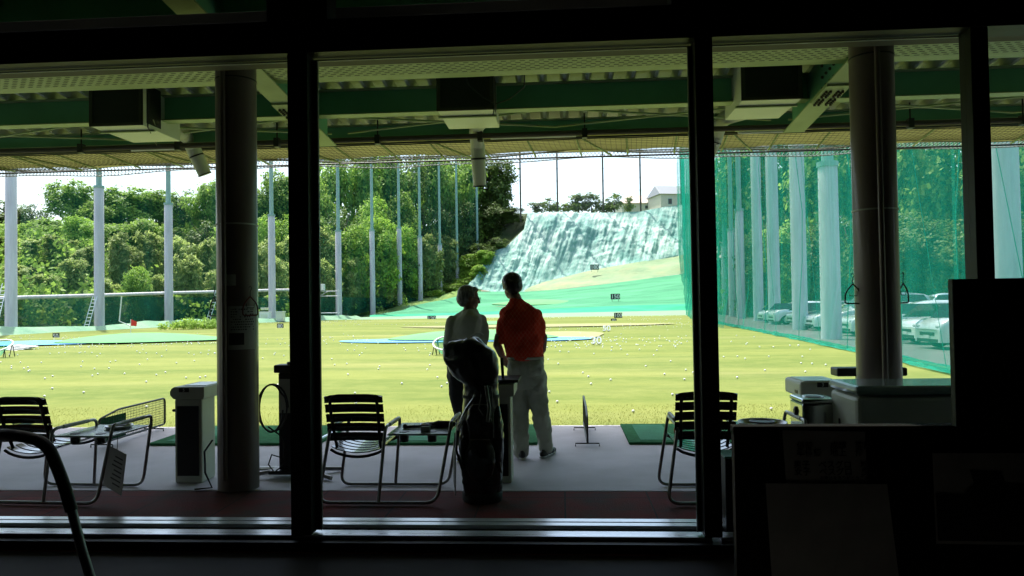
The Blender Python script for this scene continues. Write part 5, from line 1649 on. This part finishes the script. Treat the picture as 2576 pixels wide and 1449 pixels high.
crease(MB().ball((.12, -.04, .45), (.05, .07, .26), 14, 12).build('pocket', M['bagblack'], t), .022, .05)
rows = []
hood = [(.80, .118, 0, .105), (.86, .122, 0, .11), (.90, .145, -.03, .13), (.96, .180, -.05, .15), (1.03, .200, -.07, .16), (1.10, .205, -.075, .16), (1.155, .198, -.072, .15), (1.185, .185, -.068, .135), (1.205, .155, -.062, .10), (1.215, .09, -.05, .05), (1.217, .02, -.045, .02)]
for z, rx, cx_, ry in hood:
    row = []
    for k in range(33):
        a = 2 * PI * k / 32
        w = 1 + .04 * math.sin(3 * a + z * 9)
        tilt = 0
        row.append((cx_ + rx * w * math.cos(a), ry * w * math.sin(a), z + tilt - (.10 * max(0, math.cos(a)) ** 1.5 * max(0, (z - .96) / .27)) - .03 * max(0, -math.cos(a)) * max(0, (z - 1.0) / .23)))
    rows.append(row)
hd = MB().grid(rows).build('rain_hood', M['bagblack'], t)
crease(hd, .045, .13)
b = MB(); b.tube([(-.265, -.05, 1.14), (-.25, -.12, 1.165), (-.20, -.14, 1.195), (-.09, -.13, 1.205)], .0055, 6); b.tube([(-.085, -.13, 1.205), (-.04, -.12, 1.225), (.005, -.08, 1.245), (.03, -.05, 1.225)], .0065, 6)
b.build('piping', M['white'], hd)
b = MB()
b.tube([(-.03, -.15, .78), (-.09, -.17, .70), (-.15, -.17, .58), (-.17, -.15, .40), (-.13, -.13, .26)], .010, 8, flat=2.6)
b.build('shoulder_strap', M['bagblack'], t)
MB().tube([(-.085, -.178, .69), (-.125, -.186, .61), (-.15, -.184, .55)], .008, 8, flat=2.4).build('strap_pad', M['white'], t)
b = MB(); b.tube([(-.03, -.16, .80), (-.05, -.165, .74)], .009, 6); b.tube([(.02, -.16, .80), (.0, -.17, .70), (.03, -.165, .65)], .004, 6)
b.tube([(.14, -.09, .30), (.155, -.10, .22)], .006, 6); b.tube([(-.14, -.09, .26), (-.13, -.12, .20)], .006, 6)
b.build('buckle', M['chrome'], t)
for z, yv in ((.47, -.155), (.72, -.135)):
    MB().tube([(-.075, yv + .02, z), (0, yv - .01, z + .008), (.075, yv + .02, z)], .0035, 6).build('zip', M['chrome'], t)
for z in (.76, .13):
    MB().lathe([(.139 + (.012 if z < .5 else 0), 0), (.139 + (.012 if z < .5 else 0), .022)], 32, (0, 0, z), sy=.87, caps=False).build('trim_band', M['rubber'], t)
MB().tube([(.05, -.125, .86), (.075, -.15, .70), (.06, -.155, .60)], .006, 8, flat=2.2).build('strap', M['chrome'], t)
MB().tube([(.09, -.10, .85), (.10, -.115, .55), (.10, -.115, .48)], .005, 6).build('zip', M['chrome'], t)
# club leaning on the dispenser
a, c = at(1262, 900, 6.15), at(1266, 962, 6.15)
b = MB().tube([a, c, Vector((c.x + .01, 6.15, .815))], [.014, .012, .012], 8)
t = thing('golf_club', 'dark golf club grip standing upright between the two players', 'golf club', (c.x, 6.15, .81))
b.build('grip', M['rubber'], t, world=True)

# ================================================================= interior furniture
# counter front with papers and a framed picture
pk = at(1846, 1072, 3.2)
kz = pk.z
cnt = thing('counter', 'dark counter front filling the lower right corner', 'counter', (pk.x, 3.2, 0))
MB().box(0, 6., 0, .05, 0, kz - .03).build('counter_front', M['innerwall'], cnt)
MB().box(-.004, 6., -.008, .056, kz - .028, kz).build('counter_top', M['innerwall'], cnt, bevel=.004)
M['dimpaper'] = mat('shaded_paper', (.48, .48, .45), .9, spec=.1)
def paper(name, pts, y, m, lab, cat, lines=()):
    P3 = [at(px, py, y) for px, py in pts]
    c = sum(P3, Vector()) / 4
    t = thing(name, lab, cat, (c.x, y, min(p.z for p in P3)))
    MB().add(P3 + [p + Vector((0, .003, 0)) for p in P3], [(0, 1, 2, 3), (7, 6, 5, 4), (0, 4, 5, 1), (1, 5, 6, 2), (2, 6, 7, 3), (3, 7, 4, 0)]).build('sheet', m, t, world=True)
    for s, px, py, sz_ in lines:
        q_ = at(px, py, y - .002)
        text(s, sz_, M['ink'], t, q_ - t.location, ext=.0005, align='LEFT')
    return t
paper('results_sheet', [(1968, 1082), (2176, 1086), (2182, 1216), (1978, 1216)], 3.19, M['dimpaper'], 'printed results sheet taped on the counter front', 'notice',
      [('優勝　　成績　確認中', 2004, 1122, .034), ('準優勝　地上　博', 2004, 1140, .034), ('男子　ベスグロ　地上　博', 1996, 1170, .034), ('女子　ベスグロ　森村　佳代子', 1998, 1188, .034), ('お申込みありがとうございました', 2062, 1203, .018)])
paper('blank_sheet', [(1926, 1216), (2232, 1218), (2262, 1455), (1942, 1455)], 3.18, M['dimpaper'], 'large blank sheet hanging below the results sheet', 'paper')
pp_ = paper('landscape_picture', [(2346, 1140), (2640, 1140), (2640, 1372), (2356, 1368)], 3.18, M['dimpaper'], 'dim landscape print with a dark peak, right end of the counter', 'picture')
def poly(pts, y, m, name, par):
    P3 = [at(px, py, y) for px, py in pts]; n = len(P3)
    MB().add(P3, [tuple(range(n))]).build(name, m, par, world=True)
poly([(2354, 1240), (2420, 1248), (2450, 1215), (2440, 1182), (2470, 1188), (2520, 1188), (2530, 1215), (2640, 1235), (2640, 1364), (2360, 1360)], 3.174, M['ink'], 'picture_ground', pp_)
# dark board standing on the counter
bx = at(2396, 702, 3.15); bz = at(2396, 1128, 3.15).z
t = thing('notice_board', 'black framed board standing on the counter at the right edge', 'board', (bx.x, 3.15, kz))
MB().box(0, 1.2, 0, .04, 0, bx.z - kz).build('board_frame', M['frame'], t, bevel=.004)
MB().box(.09, 1.2, -.004, -.001, .02, .42).build('lower_panel', M['innerfloor'], t)
MB().box(.09, 1.2, -.004, -.001, .47, bx.z - kz - .08).build('upper_panel', M['innerfloor'], t)
# stacking chair in the left foreground
d = 2.3
def F3(px, py, dy=0): return at(px, py, d + dy)
t = thing('foreground_chair', 'dark armchair with a pale leg in the left foreground', 'chair', tuple(Vector((F3(110, 1300).x - .3, d, 0))))
armp = fillet([F3(-70, 1098, .10), F3(30, 1092), F3(118, 1112), F3(158, 1210), F3(180, 1285)], .05, 6)
MB().tube(armp, .019, 12).build('arm_sleeve', M['frame'], t, world=True)
legend = F3(236, 1475)
base = at(250, 1560, d); 
leg = [F3(178, 1275), F3(205, 1380), F3(236, 1480)]
u = (leg[2] - leg[1]); u = u / -u.z
foot = leg[2] + u * leg[2].z
foot.z = .0
M['paleleg'] = mat('satin_steel_leg', (.30, .30, .32), .35, metal=.5)
MB().tube([leg[0], leg[1], leg[2], foot], .0155, 10).build('leg', M['paleleg'], t, world=True)
off = Vector((-.60, 0, 0))
MB().tube([p + off for p in (leg[0], leg[1], leg[2], foot)], .0155, 10).build('leg', M['paleleg'], t, world=True)
sb = Vector((foot.x - .62, d - .5, .44))
MB().box(sb.x, sb.x + .5, d - .48, d + .02, .42, .47).build('seat', M['rubber'], t, bevel=.02, world=True)
MB().box(sb.x - .02, sb.x + .03, d - .48, d + .02, .50, .92).build('backrest', M['rubber'], t, bevel=.02, world=True)
for yy in (d - .46,):
    for xx in (foot.x - .02, foot.x - .60):
        MB().tube([(xx, yy, .45), (xx, yy, 0)], .0155, 8).build('leg', M['paleleg'], t, world=True)
# ================================================================= the two players
def ell(mb, rings, n=20):
    """closed loft through ellipses: (centre, rx, ry, yaw)"""
    vs = []
    for c, rx, ry, yaw in rings:
        for k in range(n):
            a = 2 * PI * k / n
            x, y = rx * math.cos(a), ry * math.sin(a)
            vs.append((c[0] + x * math.cos(yaw) - y * math.sin(yaw), c[1] + x * math.sin(yaw) + y * math.cos(yaw), c[2]))
    fs = [(i * n + k, i * n + (k + 1) % n, (i + 1) * n + (k + 1) % n, (i + 1) * n + k) for i in range(len(rings) - 1) for k in range(n)]
    m = len(rings)
    fs += [tuple(range(n - 1, -1, -1)), tuple(range((m - 1) * n, m * n))]
    if rings[0][0][2] > rings[-1][0][2]: fs = [tuple(reversed(f)) for f in fs]
    mb.add(vs, fs, True)
def limb(mb, pts, rs, n=14):
    pts = [Vector(p) for p in pts]
    mb.tube(pts, rs, n)
    for p, r in zip(pts, rs): mb.ball(p, r * .995, n, 8)
def finish(mb, name, m, parent, voxel, smooth=4, wrinkle=0, wsize=.12):
    o = mb.build(name, m, parent, world=True)
    r = o.modifiers.new('remesh', 'REMESH'); r.mode = 'VOXEL'; r.voxel_size = voxel; r.use_smooth_shade = True
    s = o.modifiers.new('smooth', 'SMOOTH'); s.factor = .5; s.iterations = smooth
    if wrinkle:
        tx = bpy.data.textures.new(name + '_folds', 'CLOUDS'); tx.noise_scale = wsize; tx.noise_depth = 2
        d = o.modifiers.new('folds', 'DISPLACE'); d.texture = tx; d.strength = wrinkle; d.mid_level = .5; d.texture_coords = 'GLOBAL'
    return o
def head(c, yaw, pitch, roll=0):
    """local +y is where the face looks"""
    Mh = Matrix.Translation(c) @ Matrix.Rotation(yaw, 4, 'Z') @ Matrix.Rotation(pitch, 4, 'X') @ Matrix.Rotation(roll, 4, 'Y')
    b = MB()
    def e(x, y, z, rx, ry, rz, n=16):
        R3 = Mh.to_3x3().to_4x4(); b.ball(Mh @ Vector((x, y, z)), (rx, ry, rz), n, 10, M=R3)
    # MB.ball applies M before moving to the centre
    e(0, -.012, .030, .077, .094, .088); e(0, .020, -.035, .060, .068, .072); e(0, .045, -.075, .036, .036, .030)
    e(0, .088, -.018, .011, .020, .024); e(0, .100, -.030, .013, .012, .010); e(0, .072, -.058, .024, .018, .012)
    e(-.028, .070, .018, .022, .016, .010); e(.028, .070, .018, .022, .016, .010)
    for s in (-1, 1): e(s * .078, -.006, -.006, .010, .020, .032)
    hair = MB()
    def h(x, y, z, rx, ry, rz):
        hair.ball(Mh @ Vector((x, y, z)), (rx, ry, rz), 16, 10, M=Mh.to_3x3().to_4x4())
    return b, hair, h, Mh
def hand(b, wrist, d, up, side, curl=.9, s=1.):
    """palm with four bent fingers and a thumb leaving the side; d points along the hand"""
    d = Vector(d).normalized(); up = Vector(up); up = (up - d * up.dot(d)).normalized(); sd = d.cross(up) * side
    w = Vector(wrist)
    limb(b, [w, w + d * .03 * s, w + d * .085 * s], [.024 * s, .028 * s, .030 * s], 10)
    limb(b, [w + d * .05 * s + sd * .022, w + d * .088 * s + sd * .026], [.016, .014], 8)
    limb(b, [w + d * .05 * s - sd * .022, w + d * .085 * s - sd * .026], [.016, .014], 8)
    for k, (o_, l) in enumerate(((.030, .068), (.011, .078), (-.009, .073), (-.028, .056))):
        p0 = w + d * .088 * s + sd * o_
        c1 = curl * .5; c2 = curl * 1.2
        p1 = p0 + (d * math.cos(c1) - up * math.sin(c1)) * l * .45
        p2 = p1 + (d * math.cos(c2) - up * math.sin(c2)) * l * .32
        p3 = p2 + (d * math.cos(c2 * 1.3) - up * math.sin(c2 * 1.3)) * l * .23
        limb(b, [p0, p1, p2, p3], [.0095, .009, .008, .0065], 8)
    t0 = w + d * .03 * s + sd * .026
    t1 = t0 + (d * .7 + sd * .6 - up * .3).normalized() * .035
    t2 = t1 + (d * .95 + sd * .15 - up * .4).normalized() * .03
    limb(b, [t0, t1, t2], [.013, .0105, .008], 8)
def shoe(b, sole, ankle, yaw, L=.27):
    Ms = Matrix.Translation((ankle.x, ankle.y, 0)) @ Matrix.Rotation(yaw, 4, 'Z')
    for t, w, z in ((-.06, .034, .05), (-.02, .038, .065), (.05, .042, .055), (.12, .045, .042), (.17, .040, .036)):
        b.ball(Ms @ Vector((0, t, .018 + z * .5)), (w, .06, z * .75), 12, 8, M=Ms.to_3x3().to_4x4())
    for t, w in ((-.07, .036), (0, .040), (.07, .046), (.14, .046), (.185, .036)):
        sole.ball(Ms @ Vector((0, t, .014)), (w, .055, .014), 12, 6, M=Ms.to_3x3().to_4x4())

# ---- the player in red
Y2 = 7.0
def W(px, py, dy=0.): return at(px, py, Y2 + dy)
P = thing('person', 'dark-haired person in a red polo shirt and baggy pale trousers, seen from behind', 'person', (W(1338, 1150).x, Y2, 0))
b = MB()
ell(b, [(W(1323, 900), .170, .118, 0), (W(1323, 915), .178, .125, 0), (W(1324, 940), .184, .132, 0), (W(1325, 962), .178, .128, 0), (W(1325, 975), .16, .11, 0)])
limb(b, [W(1302, 935), W(1303, 975, .01), W(1308, 1045, .02), W(1311, 1098, -.01), W(1311, 1134, -.02)], [.10, .103, .084, .078, .074])
limb(b, [W(1347, 935), W(1349, 975), W(1361, 1045, -.01), W(1370, 1098, .02), W(1374, 1124, .04)], [.10, .102, .083, .074, .072])
b.ball(W(1300, 925, -.06), (.085, .08, .09), 14, 8); b.ball(W(1346, 925, -.06), (.085, .08, .09), 14, 8)
finish(b, 'trousers', M['light_cloth'], P, .010, 4, .042, .085)
b = MB()
ell(b, [(W(1322, 905), .172, .128, 0), (W(1320, 888), .178, .13, 0), (W(1317, 860, .0), .186, .130, 0), (W(1313, 828, .0), .200, .130, .05), (W(1311, 802, .0), .212, .125, .05),
        (W(1309, 784, .01), .195, .108, .05), (W(1305, 770, .03), .135, .088, .05), (W(1300, 758, .05), .072, .070, .05), (W(1298, 750, .06), .062, .064, .05)])
limb(b, [W(1275, 793, .01), W(1266, 815, .0), W(1262, 850, .0)], [.062, .062, .058])
limb(b, [W(1347, 793, .01), W(1356, 815, .01), W(1361, 850, .03)], [.062, .062, .058])
limb(b, [W(1290, 760, .05), W(1312, 762, .04)], [.035, .03])
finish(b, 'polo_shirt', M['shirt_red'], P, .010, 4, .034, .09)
b = MB(); bs = MB()
for p, yw in ((W(1310, 1150, -.02), .25), (W(1373, 1142, .04), -.35)): shoe(b, bs, p, yw)
finish(b, 'shoes', M['shoe'], P, .008, 2); finish(bs, 'shoe_soles', M['sole'], P, .007, 1)
b = MB(); ell(b, [(W(1322, 903), .176, .130, 0), (W(1322, 897), .177, .131, 0)], 32)
b.build('belt', M['belt'], P, world=True)
hc = W(1286, 722, .10)
b, hair, h, Mh = head(hc, .42, -.30, .06)
limb(b, [W(1302, 765, .05), W(1296, 748, .07), W(1289, 735, .09)], [.062, .056, .054])
limb(b, [W(1256, 846), W(1251, 868, .0), W(1262, 893, .07)], [.046, .042, .034])
hand(b, W(1264, 896, .08), (.35, .55, -.75), (-.7, .6, .2), 1, 1.0)
limb(b, [W(1366, 848, .03), W(1364, 878, .06), W(1352, 900, .17)], [.044, .040, .033])
hand(b, W(1350, 902, .18), (-.6, .6, -.5), (.5, .7, .3), -1, 1.0)
finish(b, 'body', M['skin'], P, .007, 3)
h(0, -.030, .045, .100, .100, .092); h(0, -.055, .00, .096, .080, .088); h(0, -.060, -.050, .062, .045, .045); h(-.062, -.01, .03, .026, .05, .05); h(.062, -.01, .03, .026, .05, .05); h(0, .035, .085, .062, .050, .040)
finish(hair, 'hair', M['hair_dark'], P, .007, 2, .012, .03)

# ---- the grey-haired player
Y3 = 6.9
def V(px, py, dy=0.): return at(px, py, Y3 + dy)
P = thing('person', 'grey-haired person in a pale sage shirt turned to the right, behind the golf bag', 'person', (V(1165, 1150).x, Y3, 0))
yw = -.6
b = MB()
ell(b, [(V(1163, 893), .155, .118, yw), (V(1163, 915), .165, .125, yw), (V(1164, 945), .168, .13, yw), (V(1165, 975), .145, .11, yw)])
limb(b, [V(1148, 935, -.05), V(1151, 990, -.05), V(1160, 1050, -.03), V(1166, 1100, -.05), V(1170, 1146, -.06)], [.082, .080, .062, .056, .054])
limb(b, [V(1180, 935, .06), V(1186, 990, .08), V(1196, 1050, .10), V(1200, 1100, .08), V(1203, 1138, .08)], [.082, .080, .062, .056, .054])
finish(b, 'trousers', M['dark_cloth'], P, .012, 3, .02, .10)
b = MB()
ell(b, [(V(1162, 912), .163, .13, yw), (V(1162, 890), .165, .13, yw), (V(1164, 855), .168, .13, yw), (V(1168, 825), .182, .13, yw), (V(1172, 806), .180, .122, yw),
        (V(1176, 794), .150, .105, yw), (V(1180, 785, .0), .088, .078, yw), (V(1182, 777, .01), .058, .058, yw)])
limb(b, [V(1139, 808, -.02), V(1132, 835, -.04), V(1131, 868, -.03)], [.060, .062, .056])
limb(b, [V(1208, 806, .06), V(1215, 832, .06), V(1214, 860, .10)], [.058, .060, .054])
limb(b, [V(1168, 783, -.03), V(1195, 784, .02)], [.026, .024])
finish(b, 'shirt', M['beige_cloth'], P, .010, 4, .032, .09)
b = MB(); bs = MB()
for p, a in ((V(1170, 1150, -.06), -.5), (V(1203, 1144, .08), -.8)): shoe(b, bs, p, a)
finish(b, 'shoes', M['shoe'], P, .008, 2); finish(bs, 'shoe_soles', M['sole'], P, .007, 1)
hc = V(1181, 751, .03)
b, hair, h, Mh = head(hc, -1.22, -.10, 0)
limb(b, [V(1181, 788, .0), V(1180, 774, .01), V(1179, 762, .02)], [.060, .053, .052])
limb(b, [V(1131, 866, -.03), V(1130, 890, .0), V(1140, 912, .10)], [.042, .038, .030])
hand(b, V(1141, 914, .10), (.3, .6, -.75), (-.7, .5, .2), 1, .8)
limb(b, [V(1214, 858, .10), V(1210, 885, .14), V(1196, 900, .22)], [.042, .038, .030])
hand(b, V(1194, 901, .23), (-.6, .6, -.4), (.5, .6, .4), -1, .8)
finish(b, 'body', M['skin'], P, .007, 3)
h(0, -.028, .042, .085, .094, .085); h(0, -.058, -.005, .079, .068, .075); h(0, -.060, -.050, .058, .040, .035); h(-.060, -.008, .03, .024, .045, .045); h(.060, -.008, .03, .024, .045, .045); h(0, .030, .085, .058, .050, .032)
finish(hair, 'hair', M['hair_grey'], P, .007, 2, .010, .03)
for s in (-1, 1):
    MB().ball(Mh @ Vector((s * .028, .083, .004)), .009, 8, 6).build('eye', M['black'], P, world=True)
b = MB()
for s in (-1, 1): b.tube([Mh @ Vector((s * .030 + .020 * math.cos(a), .096, .004 + .016 * math.sin(a))) for a in [k * PI / 6 for k in range(12)]], .002, 5, closed=True)
b.tube([Mh @ Vector((-.05, .094, .006)), Mh @ Vector((-.078, .04, .008)), Mh @ Vector((-.082, .0, .01))], .002, 5)
b.tube([Mh @ Vector((.05, .094, .006)), Mh @ Vector((.078, .04, .008)), Mh @ Vector((.082, .0, .01))], .002, 5)
b.tube([Mh @ Vector((-.01, .098, .006)), Mh @ Vector((.01, .098, .006))], .002, 5)
b.build('glasses', M['black'], P, world=True)
